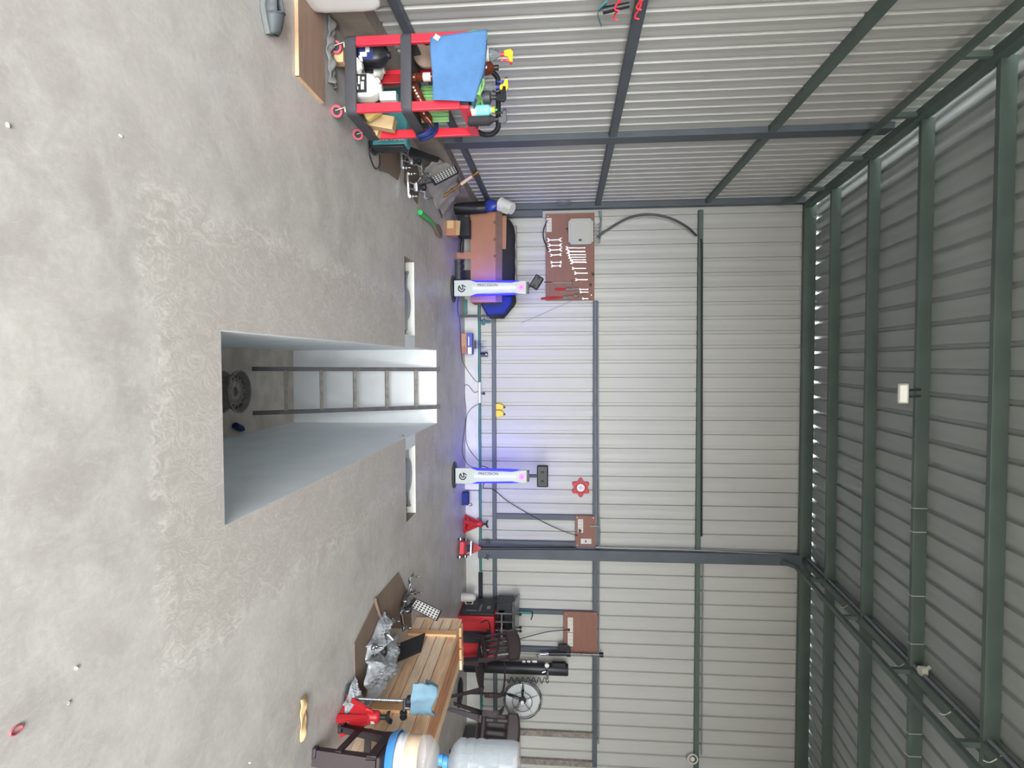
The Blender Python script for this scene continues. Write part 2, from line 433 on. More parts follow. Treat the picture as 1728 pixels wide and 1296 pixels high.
mb = MB(); mb.bb((XL, 3.0, .25), (-2.265, 3.19, 4.45)); trim(mb, 'steel_grey', bev=.004)
mb = MB(); mb.bb((2.82, 9.08, .2), (2.98, 9.2, 4.92)); mb.bb((2.72, 9.14, .2), (2.82, 9.2, 1.95)); trim(mb, 'steel_grey', bev=.004)
def stud(ya, yb, z0, z1, mt='steel_grey', xpx=900):
    a = at(xpx, ya, Y=9.18).x; b = at(xpx, yb, Y=9.18).x
    mb = MB(); mb.bb((a, 9.175, z0), (b, 9.235, z1)); trim(mb, mt, bev=.003)
stud(868, 877, .47, 1.93); stud(1029, 1036, .47, 1.93); stud(1092, 1101, .47, 1.93)
stud(1233, 1242, .3, 1.93, 'rust_steel'); stud(1281, 1290, .3, 1.93, 'rust_steel')
mb = MB(); mb.tube([(-1.4, 9.16, .225), (6.2, 9.16, .225)], .02, 10); o = mb.build('water_pipe', 'teal'); tag(o, 'long teal painted pipe running along the top of the white kerb', 'pipe')
mb = MB(); mb.cyl((3.22, 9.15, .225), (3.62, 9.15, .225), .032, seg=14); mb.build('foam_sleeve', 'black_matte', o, world=True, label='black foam sleeve')
a = at(809, 645, Y=9.15); b = at(809, 680, Y=9.15)
mb = MB(); mb.cyl((a.x, 9.15, .225), (b.x, 9.15, .225), .024, seg=14); mb.build('white_sleeve', 'white', o, label='white pipe coupling')
# purlins
for Y in (8.17, 7.02, 5.90, 4.77, 3.75, 2.64, 1.53, .42, -.69, -1.8, -2.91, -4.02, -5.13):
    mb = MB(); mb.bb((-2.2, Y, zr(Y)), (6.3, Y + .05, zr(Y) + .118)); p = trim(mb, 'steel_green', bev=.003)
    if abs(Y - 5.90) < .01:
        for yy in (858, 898, 1006, 1087, 1239, 1277):
            q = at(1550, yy, Y=5.9); t = MB(); t.bb((q.x - .003, Y - .004, zr(Y) - .004), (q.x + .003, Y + .054, zr(Y) + .12)); t.build('cable_tie', 'offwhite', p)
# rafter trusses (two chords and short webs)
def truss(x0, x1, lo, yend, hc=.035):
    mb = MB()
    mb.bar(((x0 + x1) / 2, YF, zr(YF) + hc), ((x0 + x1) / 2, 9.1, zr(9.1) + hc), x1 - x0, .1)
    mb.bar(((x0 + x1) / 2, YF, zr(YF) - lo), ((x0 + x1) / 2, yend, zr(yend) - lo), .05, .045)
    mb.bar(((x0 + x1) / 2, yend, zr(yend) - lo), ((x0 + x1) / 2, 9.0, zr(9) - lo - .12), .05, .045)
    for Y in (8.3, 7.1, 5.9, 4.8, 3.7): mb.bar(((x0 + x1) / 2, Y, zr(Y) - lo), ((x0 + x1) / 2, Y, zr(Y)), .045, .05, (0, 1, 0))
    trim(mb, 'steel_green', bev=.003)
truss(-2.26, -2.18, .27, 8.8, 0); truss(2.86, 2.94, .19, 8.8)
# ================================================================ PIT CONTENTS
def mk_ladder():
    t = thing('ladder', 'dark steel ladder with five rungs leaning against the far end of the pit', 'ladder', (.3, 6.12, PZ))
    A = (V((.068, 6.13, PZ)), V((.088, 7.06, .045))); B = (V((.53, 6.13, PZ)), V((.528, 7.06, .045)))
    for a, b in (A, B):
        mb = MB(); mb.bar(a, b, .044, .034, (0, -1, 0)); mb.build('rail', 'ladder_steel', t, bev=.003)
    for px in (480, 541, 597, 651, 701):
        # height at which the ray meets the ladder plane
        k = 0
        for i in range(200):
            q = A[0].lerp(A[1], i / 199)
            d = q - CAM; x = 864 + FOC * d.dot(CR) / d.dot(CF)
            if x >= px: k = i / 199; break
        mb = MB(); mb.bar(A[0].lerp(A[1], k) + V((.016, 0, 0)), B[0].lerp(B[1], k) - V((.016, 0, 0)), .034, .044, (0, -1, .5)); mb.build('rung', 'rust_steel', t, bev=.002)
mk_ladder()
c = at(404, 661, z=PZ + .19)
t = thing('scrap_rim', 'black steel car wheel rim lying flat on the pit floor', 'wheel', (c.x, c.y, PZ))
mb = MB(M0=T(c.x, c.y, PZ)); mb.lathe([(.185, 0), (.2, .01), (.2, .03), (.175, .045), (.16, .08), (.165, .13), (.18, .165), (.203, .18), (.205, .2), (.19, .2), (.178, .17), (.16, .14), (.15, .12)], seg=40, cap=False); mb.build('rim', 'rust_steel', t)
mb = MB(M0=T(c.x, c.y, PZ)); mb.lathe([(.165, .12), (.15, .155), (.12, .165), (.1, .15), (.08, .158), (.045, .15), (.04, .13), (.002, .13)], seg=40, cap=False)
mb.build('wheel_disc', 'rust_steel', t)
for i in range(14):
    mb = MB(M0=T(c.x, c.y, PZ)); mb.sphere((.135 * math.cos(i * PI / 7), .135 * math.sin(i * PI / 7), .159), .013, (1, 1, .4), 8, 4); mb.build('vent_hole', 'dot', t)
c = at(381, 730, z=PZ)
t = thing('small_bottle', 'small dark blue bottle lying at the foot of the pit side', 'bottle', (c.x - .06, c.y + .1, PZ))
mb = MB(M0=T(c.x - .06, c.y + .1, PZ + .035) @ R('Z', 70)); mb.lathe([(.02, 0), (.033, .01), (.033, .13), (.014, .16), (.014, .18)], ax=(1, 0, 0), seg=14); mb.build('body', 'navy', t)
mb = MB(M0=T(c.x - .06, c.y + .1, PZ + .035) @ R('Z', 70)); mb.cyl((.18, 0, 0), (.2, 0, 0), .017, seg=12); mb.build('cap', 'white', t)
# turntables in the recesses
for i, (x0, x1, lab) in enumerate(((-.86, -.28, 'silver wheel turntable in the floor recess left of the pit'), (.86, 1.38, 'silver wheel turntable in the floor recess right of the pit'))):
    y = 5.87; cx = (x0 + x1) / 2
    t = thing('wheel_turntable', lab, 'turntable', (cx, y, -.09), group=None)
    mb = MB(M0=T(cx, y, -.09)); mb.box((0, 0, .012), (.5, .34, .024)); mb.build('base_plate', 'galv', t, bev=.004)
    mb = MB(M0=T(cx, y, -.09)); mb.lathe([(.165, .024), (.17, .03), (.17, .05), (.16, .058), (.05, .06), (.002, .06)], seg=48, cap=False); mb.build('turn_disc', 'galv', t)
    mb = MB(M0=T(cx, y, -.09))
    s = -1 if i == 0 else 1
    mb.bar((s * .17, -.02, .05), (s * .3, .0, .06), .03, .012); mb.bar((s * .22, .05, .04), (s * .31, .07, .05), .014, .014); mb.cyl((s * .3, .02, .03), (s * .3, .02, .075), .012, seg=10)
    mb.build('lock_lever', 'steel', t)
    # chain heaped beside it
    mb = MB(); pts = []
    for k in range(16):
        u = k / 15; X = (cx - s * (.2 + .2 * u)); pts.append((X, y - .08 + .05 * math.sin(k * 2.1), -.075 + .012 * (k % 2)))
    for k, p in enumerate(pts): mb.ring(p, (math.sin(k * 1.3), math.cos(k * 1.3), .6 * (k % 2)), .013, .0035, 10, 5)
    o = mb.build('locking_chain', 'rust_steel'); tag(o, 'rusty chain lying in the recess ' + ('between turntable and pit on the left' if i == 0 else 'between turntable and pit on the right'), 'chain')
mb = MB(M0=T(.83, 5.85, -.088)); mb.box((0, 0, .02), (.05, .07, .04)); o = mb.build('red_block', 'red_dark', bev=.006); tag(o, 'small red plastic piece in the recess right of the pit', 'block')

# ================================================================ TROLLEY
TX0, TX1, TY0, TY1 = -2.065, -1.59, 3.85, 4.335
t = thing('tool_trolley', 'three-tier service trolley with red posts and black trays beside left wall', 'trolley', ((TX0 + TX1) / 2, (TY0 + TY1) / 2, 0))
for s, X in ((-1, TX0), (1, TX1)):
    mb = MB(); xi = X - s * .056
    for (y0, y1) in ((TY0, TY0 + .03), (TY1 - .03, TY1)): mb.bb((xi, y0, .15), (X, y1, .846))
    xi = X - s * .02
    # top panel with toothed upper edge
    z0, z1 = .845, .905
    pts = [(TY0, z0), (TY0, z1)]
    for q in (.22, .34): 
        y = TY0 + q; pts += [(y - .02, z1 + .0), (y, z1 - .025), (y + .02, z1)]
    pts += [(TY1, z1 + .005), (TY1, z0)]
    mb.prism([(xi, y, z) for y, z in pts], (X - xi, 0, 0))
    mb.build('side_frame', 'red', t, bev=.004)
def trayz(z0, z1, name='tray', e=.012):
    mb = MB()
    x0, x1, y0, y1 = TX0 - e, TX1 + e, TY0 - e, TY1 + e
    def rr(x0, x1, y0, y1, r, z):
        out = []
        for cx, cy, a in ((x1 - r, y0 + r, -90), (x1 - r, y1 - r, 0), (x0 + r, y1 - r, 90), (x0 + r, y0 + r, 180)):
            for k in range(5): q = math.radians(a + k * 22.5); out.append(V((cx + r * math.cos(q), cy + r * math.sin(q), z)))
        return out
    mb.loft([rr(x0 + .03, x1 - .03, y0 + .03, y1 - .03, .03, z0), rr(x0 + .004, x1 - .004, y0 + .004, y1 - .004, .04, z0), rr(x0, x1, y0, y1, .04, z0 + .01), rr(x0, x1, y0, y1, .04, z1 - .004), rr(x0 + .004, x1 - .004, y0 + .004, y1 - .004, .036, z1),
             rr(x0 + .018, x1 - .018, y0 + .018, y1 - .018, .03, z1), rr(x0 + .024, x1 - .024, y0 + .024, y1 - .024, .03, z0 + .02)], cap=True)
    return mb.build(name, 'tray', t)
for z0, z1 in ((.113, .185), (.472, .542)): trayz(z0, z1)
trayz(.846, .9, e=-.022)
mb = MB()
mb.tube([(TX1 - .02, TY1 - .03, .9), (TX1 - .012, TY1 + .0, .935), (TX1 - .02, TY1 + .02, .99), (TX1 - .06, TY1 + .03, 1.03), (TX1 - .12, TY1 + .03, 1.035), (TX0 + .12, TY1 + .03, 1.035), (TX0 + .06, TY1 + .03, 1.03), (TX0 + .02, TY1 + .02, .99), (TX0 + .012, TY1, .935), (TX0 + .02, TY1 - .03, .9)], .018, 12, n=5)
mb.build('push_handle', 'black', t)
for x, y, a in ((TX0 + .035, TY0 + .04, 20), (TX1 - .035, TY0 + .04, 25), (TX1 - .035, TY1 - .04, 30), (TX0 + .035, TY1 - .04, 10)):
    A = T(x, y, 0) @ R('Z', a)
    mb = MB(M0=A); mb.cyl((0, 0, .1), (0, 0, .115), .022, seg=14); mb.bar((-.015, -.018, .1), (.0, -.018, .04), .004, .03, (0, 1, 0)); mb.bar((-.015, .018, .1), (.0, .018, .04), .004, .03, (0, 1, 0)); mb.bar((-.02, 0, .098), (.012, 0, .098), .04, .006)
    c_ = mb.build('caster', 'beige_zinc', t)
    mb = MB(M0=A); mb.lathe([(.026, -.012), (.038, -.012), (.04, -.006), (.04, .006), (.038, .012), (.026, .012)], (0.005, 0, .04), (0, 1, 0), 24); mb.build('caster_wheel', 'pink_wheel', c_)
    mb = MB(M0=A); mb.cyl((0.005, -.0135, .04), (0.005, .0135, .04), .024, seg=14); mb.build('wheel_hub', 'black', c_)
def on(x, y, Y):  # point measured at depth Y
    return at(x, y, Y=Y)
def bottle(name, label, x, y, z, prof, body, capm=None, capz=None, group=None, lab=None, seg=20, sq=None, sc=(1, 1), tilt=None, rz=0, extra=None):
    t = thing(name, label, 'bottle', (x, y, z), group=group)
    A = T(x, y, z) @ R('Z', rz) @ (R('Y', tilt) if tilt else Matrix()) @ Matrix.Diagonal((sc[0], sc[1], 1, 1))
    mb = MB(M0=A); mb.lathe(prof, seg=seg, sq=sq); mb.build('body', body, t)
    if capm:
        mb = MB(M0=A); mb.lathe([(capz[0], capz[1]), (capz[0], capz[2])], seg=16); mb.build('cap', capm, t)
    if lab:
        m_, r_, z0, z1 = lab; mb = MB(M0=A); mb.lathe([(r_, z0), (r_, z1)], seg=seg, cap=False, sq=sq); mb.build('label_sticker', m_, t)
    return t, A
def trigger(t, A, z, body, lever, s=1, rz=0, nozzle=None):
    B = A @ T(0, 0, z) @ R('Z', rz) @ Matrix.Scale(s, 4)
    mb = MB(M0=B); mb.cyl((0, 0, -.005), (0, 0, .018), .013, seg=14); mb.build('collar', lever, t)
    mb = MB(M0=B); mb.prism([(-.02, -.009, .018), (.012, -.009, .018), (.016, -.009, .04), (.05, -.009, .052), (.052, -.009, .07), (-.01, -.009, .074), (-.028, -.009, .06), (-.024, -.009, .035)], (0, .018, 0)); h = mb.build('spray_head', body, t, bev=.002)
    mb = MB(M0=B); mb.tube([(.032, 0, .05), (.04, 0, .035), (.034, 0, .015), (.04, 0, -.002)], [.007, .007, .006, .005], 8, n=3); mb.build('trigger', lever, h)
    mb = MB(M0=B); mb.cyl((.05, 0, .061), (.062, 0, .061), .009, seg=12); mb.build('nozzle', nozzle or lever, h)
zt = .872
P0 = on(820, 93, 4.05)
t1, A = bottle('spray_bottle', 'clear spray bottle with red and yellow trigger on top of trolley', P0.x, 4.05, zt, [(.036, 0), (.04, .01), (.04, .15), (.034, .18), (.014, .205), (.014, .215)], 'clear', lab=('white', .041, .08, .14)); trigger(t1, A, .218, 'yellow', 'red', 1.05, 0)
P0 = on(820, 115, 4.1)
bottle('amber_bottle', 'brown round bottle with dark cap on top of trolley behind the green cloth', P0.x, 4.1, zt, [(.042, 0), (.046, .01), (.046, .12), (.035, .15), (.014, .165), (.014, .175)], 'amber', 'black', (.017, .165, .195))
P0 = on(820, 148, 4.1)
t1, A = bottle('spray_bottle', 'clear spray bottle with yellow and blue trigger on top of trolley', P0.x, 4.1, zt, [(.03, 0), (.033, .01), (.033, .12), (.026, .15), (.012, .17), (.012, .18)], 'clear'); trigger(t1, A, .185, 'yellow', 'blue', 1.0, 180)
P0 = on(820, 165, 4.0)
t1, A = bottle('spray_bottle', 'dark grey spray bottle with black trigger on top of trolley', P0.x, 4.0, zt, [(.038, 0), (.042, .01), (.042, .14), (.04, .15), (.016, .16), (.016, .17)], 'tray'); trigger(t1, A, .17, 'black', 'black', 1.15, 170)
P0 = on(820, 186, 3.98)
bottle('dish_soap_bottle', 'clear cyan soap bottle with yellow and green cap on trolley corner', P0.x, 3.98, .905 - .03, [(.03, 0), (.034, .01), (.034, .14), (.02, .155), (.02, .158)], 'cyan', 'yellow', (.018, .158, .178), lab=('offwhite', .0345, .02, .06))
t2 = bpy.data.objects['dish_soap_bottle']; mb = MB(M0=T(P0.x, 3.98, .875)); mb.cyl((0, 0, .178), (0, 0, .195), .008, seg=10); mb.build('spout', 'green', t2)
P0 = on(820, 202, 4.02)
t1, A = bottle('ribbed_sprayer', 'black ribbed spray bottle at the right end of trolley top', P0.x, 4.02, .905 - .03, [(.034, 0)] + [(.036 + .004 * (k % 2), .006 + k * .011) for k in range(12)] + [(.036, .14), (.018, .165), (.018, .18)], 'black_matte'); trigger(t1, A, .18, 'black', 'black', 1.0, 200)
# cloths on top
mb = MB()
def pile(u, v): return V((TX0 + .0 + .40 * u + .008 * math.sin(v * 9), TY0 + .0 + .16 * v, .905 + (.105 - .03 * u) * (1 - .25 * v) + .010 * math.sin(u * 17 + v * 4) + .006 * math.sin(v * 23)))
mb.grid(pile, 26, 12); mb.grid(lambda u, v: V((TX0 + .4 * u, TY0 + .0 - .006 * math.sin(u * 14), .905 + (.105 - .03 * u) * v)), 26, 6); mb.grid(lambda u, v: V((TX0 + .4 + .02 * math.sin(v * 5), TY0 + .16 * u, .9 + .075 * v)), 8, 5)
o = mb.build('green_microfibre_cloth', 'green_cloth', solid=.006); tag(o, 'crumpled light green cloth bundle on trolley top under the blue cloth', 'cloth')
def blue(u, v):
    a = at(727, 66, Y=TY0 - .03); b = at(732, 172, Y=TY0 - .03); c_ = at(822, 53, Y=TY0 - .02); d_ = at(800, 174, Y=TY0 - .02)
    lo = a.lerp(b, u); hi = c_.lerp(d_, u) + V((0, 0, .02 * math.sin(u * PI)))
    p = lo.lerp(hi, v)
    return p + V((0, -.012 * math.sin(u * 7 + v * 2) * (1 - v) - .02, 0))
mb = MB(); mb.grid(blue, 24, 20)
mb.grid(lambda u, v: blue(u, 1) + V((0, .10 * v, -.012 * v - .01 * math.sin(v * PI) * math.sin(u * 9))), 24, 6)
o = mb.build('blue_microfibre_cloth', 'blue_cloth', solid=.006); tag(o, 'large blue cloth hanging over the front of trolley top', 'cloth')
mb = MB(); q = at(737, 63, Y=TY0 - .07); mb.box(q, (.03, .002, .035), (0, 35, 0)); mb.build('care_label', 'white', o, label='white care label')
# lower tray goods
def jug(label, px0, px1, py, Y, body, dark, w=.11, name='oil_jug'):
    p = at(px0, py, Y=Y); z0 = .135; h = at(px1, py, Y=Y).z - z0
    t = thing(name, label, 'jug', (p.x, Y, z0)); A = T(p.x, Y, z0)
    mb = MB(M0=A); mb.lathe([(.46 * w, 0), (.5 * w, .01), (.5 * w, h * .62), (.42 * w, h * .78), (.2 * w, h * .9), (.17 * w, h * .93)], seg=28, sq=5); mb.build('body', body, t)
    mb = MB(M0=A); mb.cyl((0, 0, h * .92), (0, 0, h), .022, seg=16); mb.build('cap', 'black' if body == 'black' else 'offwhite', t)
    mb = MB(M0=A); mb.tube([(-.03, .0, h * .9), (-.055, .0, h * .84), (-.055, 0, h * .7)], .01, 8, n=4); mb.build('handle', body, t)
    mb = MB(M0=A); mb.box((0, -.5 * w - .001, h * .36), (w * .78, .003, h * .42)); l = mb.build('label_sticker', dark, t, bev=.002)
    return t, l, A, h, w
t1, l, A, h, w_ = jug('black motor oil jug with a blue and white label on lower tray', 600, 659, 96, 4.0, 'black', 'navy', .13)
mb = MB(M0=A @ T(0, -.067, 0)); mb.box((-.01, 0, h * .42), (.035, .003, h * .12)); mb.box((.02, 0, h * .3), (.03, .003, h * .2)); mb.build('label_print', 'offwhite', l)
t1, l, A, h, w_ = jug('white oil jug with a large black label at lower tray front', 600, 645, 150, 3.96, 'white', 'dot', .15)
mb = MB(M0=A @ T(0, -.077, 0))
for k, (x_, z_, a_, b_) in enumerate(((-.03, .2, .03, .012), (.005, .2, .03, .014), (.03, .24, .02, .012), (-.02, .3, .05, .012), (.015, .42, .05, .02), (-.03, .45, .018, .016))): mb.box((x_, 0, h * z_ + .0), (a_, .003, b_))
mb.build('label_print', 'offwhite', l)
mb = MB(M0=A @ T(0, -.08, 0)); mb.box((.02, 0, h * .08), (.1, .004, .03), (0, 18, 0)); mb.build('red_banner', 'red', l)
t1, l, A, h, w_ = jug('small white oil jug with dark label between the two big jugs', 600, 612, 112, 3.9, 'white', 'dot', .09)
t1, l, A, h, w_ = jug('white jug with a black side behind the two front jugs', 600, 650, 121, 4.16, 'offwhite', 'black_matte', .12)
def blk(name, label, cat, a, b, Y0, Y1, m_, rot=None, bev=.004):
    p = at(a[0], a[1], Y=Y0); q = at(b[0], b[1], Y=Y0)
    mb = MB(); mb.box(((p.x + q.x) / 2, (Y0 + Y1) / 2, (p.z + q.z) / 2), (abs(p.x - q.x), abs(Y1 - Y0), abs(p.z - q.z)), rot); o = mb.build(name, m_, bev=bev); return tag(o, label, cat)
blk('carton', 'small white carton standing behind the label jug on lower tray', 'box', (640, 154), (668, 168), 3.96, 4.02, 'white')
blk('red_carton', 'dark red flat box standing at back of lower tray', 'box', (600, 128), (677, 140), 4.22, 4.26, 'red_dark')
blk('brown_carton', 'tan cardboard carton in the lower tray behind right posts', 'box', (606, 192), (664, 212), 4.14, 4.22, 'tan', (0, 12, 0))
o = blk('sponge', 'long yellow sponge leaning in the lower tray', 'sponge', (612, 178), (640, 196), 4.02, 4.08, 'yellow_sponge', (0, -28, 0), .012)
blk('paper_box', 'pale cream box resting on the rim of the lower tray', 'box', (622, 205), (640, 226), 4.24, 4.31, 'tan', (0, 20, 0))
p = on(640, 200, 4.1)
bottle('clear_tube', 'clear plastic tube leaning against the cream box in trolley', p.x, 4.1, .14, [(.02, 0), (.022, .01), (.022, .17), (.012, .2)], 'clear', tilt=-25)
# middle tray
t1 = thing('polishing_pad', 'grey brown round polishing pad standing in the middle tray', 'pad', (on(700, 92, 4.15).x, 4.15, .5))
mb = MB(); c_ = V((on(700, 95, 4.15).x, 4.15, .575)); mb.lathe([(.002, 0), (.09, 0), (.095, .015), (.09, .03), (.03, .035), (.002, .035)], c_, (0, -1, .15), 30, cap=False); mb.build('pad', 'cardboard_brown', t1)
mb = MB(); mb.cyl(c_ + V((-.08, 0, .0)), c_ + V((-.08, -.06, .01)), .03, seg=16); mb.build('grip', 'black', t1)
p = on(697, 131, 3.95)
t1, A = bottle('amber_bottle', 'amber bottle with pink label standing in middle tray', p.x, 3.95, .495, [(.024, 0), (.027, .008), (.027, .05), (.023, .055)] + [(.024 + .003 * (k % 2), .058 + .006 * k) for k in range(6)] + [(.027, .1), (.027, .17), (.015, .19)], 'amber', lab=('pink_label', .0275, .1, .15))
for px, py, Y, tl, lb in ((698, 155, 3.98, 62, 'amber bottle lying on its side beside the pink label bottle'), (700, 186, 4.08, 52, 'amber bottle with white print leaning out over right side')):
    p = on(px, py, Y); t1, A = bottle('amber_bottle', lb, p.x - .04, Y, .515, [(.026, 0), (.032, .01), (.032, .13), (.012, .16), (.012, .18)], 'amber', 'black', (.015, .175, .195), tilt=tl)
    mb = MB(M0=A)
    for k in range(4): mb.box((0, -.032, .03 + k * .022), (.012, .003, .012))
    mb.build('label_print', 'white', t1)
mb = MB(); mb.grid(lambda u, v: V((TX0 + .19 + .24 * u, 4.16 + .012 * math.sin(u * 60) , .53 + .19 * v)), 60, 4); o = mb.build('green_cloth_folded', 'green_cloth', solid=.012); tag(o, 'green folded cloth standing behind the amber bottles in middle tray', 'cloth')
mb = MB(); pts_n = lambda u, v: V((TX1 - .14 + .17 * v + .01 * math.sin(u * 9), 4.2 + .08 * u + .008 * math.sin(v * 12), .63 - .09 * v * v + .012 * math.sin(u * 11 + v * 5) - .05 * (v > .9) * (v - .9) * 10)); mb.grid(pts_n, 12, 12); o = mb.build('navy_cloth', 'navy', solid=.02); tag(o, 'navy blue cloth draped over right edge of middle tray', 'cloth')
# under and around the trolley
blk('foam_block', 'beige cardboard block under the trolley between front casters', 'box', (561, 77), (579, 104), 3.92, 3.99, 'tan')
mb = MB(); a = at(551, 28, z=0); b = at(553, 140, z=0)
mb.grid(lambda u, v: V((a.x + (b.x - a.x) * u, a.y - .02 + .1 * v + .02 * math.sin(u * 9), .012 + .03 * math.sin(v * PI) * (.6 + .4 * math.sin(u * 21)) + .006 * math.sin(v * 12 + u * 30))), 40, 10); o = mb.build('grey_rag', 'grey_rag', solid=.008); tag(o, 'crumpled grey rag lying on floor in front of trolley', 'rag')
# plywood and tub
mb = MB(); mb.bb((-2.195, 3.37, 0), (-1.605, 3.73, .02)); t1 = thing('plywood_board', 'brown plywood board with pale cut edges lying on floor before trolley', 'board', (-1.9, 3.55, 0)); mb.build('panel', 'ply', t1)
mb = MB(); mb.bb((-2.195, 3.3665, 0), (-1.6015, 3.37, .02)); mb.bb((-1.605, 3.3665, 0), (-1.6015, 3.73, .02)); mb.build('cut_edge', 'ply_edge', t1, label='pale cut edge')
t1 = thing('white_tub', 'large white plastic tub against the left wall before trolley', 'tub', (-2.08, 3.57, .02))
A = T(-2.128, 3.452, .021) @ R('Z', 88)
mb = MB(M0=A); mb.loft([[V((x * sx * .165 * k + .0, y * .055 * k, z)) for x, y, sx in [(math.copysign(abs(math.cos(q)) ** .35, math.cos(q)), math.copysign(abs(math.sin(q)) ** .35, math.sin(q)), 1) for q in [2 * PI * i / 40 for i in range(40)]]] for z, k in ((0, .88), (.01, .95), (.06, 1), (.30, 1.03), (.36, 1.0), (.40, .86), (.41, .7))])
mb.build('body', 'white_tub', t1); mb = MB(M0=A); mb.cyl((0, 0, .4), (0, 0, .44), .03, seg=20); mb.build('cap', 'white', t1)
# rubber shoe
def shoe():
    p = at(450, 20, z=0); t = thing('rubber_clog', 'grey rubber clog lying on the floor at the edge of view', 'shoe', (-1.83, 3.0, 0))
    A = T(-1.655, 3.05, 0) @ R('Z', 197)     # local +x: from toe end towards heel
    def wd(u): return .052 * (math.sin(PI * min(1, .14 + u * .86)) ** .45) * (1 - .18 * math.sin(PI * u) * (u > .45))
    def out(u, z, k=1): return (-0 + .29 * u, k * wd(u), z)
    N = 18; us = [.02 + .96 * i / N for i in range(N + 1)]
    def ring_(z, s, sh=0):
        return [V((.29 * u + sh, wd(u) * s, z)) for u in us] + [V((.29 * u + sh, -wd(u) * s, z)) for u in reversed(us)]
    mb = MB(M0=A); mb.loft([ring_(.001, .92), ring_(.006, 1.05), ring_(.026, 1.08), ring_(.03, 1.02)]); mb.build('sole', 'shoe_sole', t)
    def top(u): return .085 if u > .5 else .05 + .055 * math.sin(PI * min(1, u / .62)) 
    mb = MB(M0=A); rings = []
    for i in range(9):
        u = .02 + .32 * i / 8; h_ = .05 + .045 * (i / 8) ** .6
        rings.append([V((.29 * u, wd(u) * math.cos(PI * k / 12), .03 + (h_ - .03) * math.sin(PI * k / 12) ** .75)) for k in range(13)])
    mb.loft(rings, cap=False, closed=False); mb.build('toe_cap', 'shoe', t, solid=.006)
    o1 = [.34 + .64 * i / 14 for i in range(15)]
    path = [(u, 1) for u in o1] + [(u, -1) for u in reversed(o1)]
    mb = MB(M0=A); mb.loft([[V((.29 * u - (.0 if u < .9 else .02 * f), wd(u) * s * (1 - .22 * f), .03 + f * (.055 if u < .8 else .062))) for u, s in path] for f in (0, .5, 1)], cap=False, closed=False); mb.build('upper', 'shoe', t, solid=.006)
    mb = MB(M0=A); mb.loft([[V((.29 * u, wd(u) * s, .036)) for s in (-.9, 0, .9)] for u in us], cap=False, closed=False); mb.build('insole', 'shoe_in', t)
    mb = MB(M0=A); mb.tube([(.098, .044, .07), (.1, .03, .09), (.103, 0, .098), (.1, -.03, .09), (.098, -.044, .07)], .005, 8, n=4); mb.build('collar_rim', 'shoe', t)
shoe()
# ================================================================ LEFT SIDE BEHIND THE TROLLEY
t1 = thing('tool_case', 'teal hard case standing on edge behind the trolley', 'case', (-1.83, 4.7, 0))
mb = MB(); mb.bb((-2.1, 4.66, .02), (-1.66, 4.78, .30)); mb.build('shell', 'teal_case', t1, bev=.02)
mb = MB(); mb.bb((-2.1, 4.655, 0), (-1.63, 4.785, .022)); mb.bb((-1.672, 4.655, 0), (-1.648, 4.785, .28)); mb.build('bumper', 'black', t1, bev=.006)  # black strips stand in for the shadow at the case's foot and right edge
mb = MB(); mb.text('KING TOOL', .042, Matrix(((0, -1, 0, -1.70), (0, 0, -1, 4.657), (1, 0, 0, .05), (0, 0, 0, 1)))); mb.build('lettering', 'white', t1)
mb = MB(); a = at(622, 238, z=.01); mb.tube([a, at(624, 262, z=.01), at(633, 284, z=.02), at(641, 278, z=.06), at(641, 258, z=.12)], .006, 8, n=6); o = mb.build('rubber_hose', 'black'); tag(o, 'short black hose looping on the floor below the teal case', 'hose')
def poly_sheet(name, pts, m_, label, cat, th=.006, z=.004):
    mb = MB(); P_ = [at(x, y, z=z) for x, y in pts]; mb.prism([V((p.x, p.y, z)) for p in P_], (0, 0, th)); o = mb.build(name, m_, bev=.001); return tag(o, label, cat)
poly_sheet('cardboard_sheet', [(638, 250), (637, 287), (655, 292), (671, 304), (683, 262), (690, 250)], 'cardboard_brown', 'brown cardboard sheet under the left wheel clamps, nearer piece', 'cardboard')
poly_sheet('cardboard_sheet', [(682, 270), (680, 306), (690, 325), (704, 345), (708, 300), (700, 262)], 'cardboard_brown', 'brown cardboard sheet under the left wheel clamps, pointed far piece', 'cardboard')
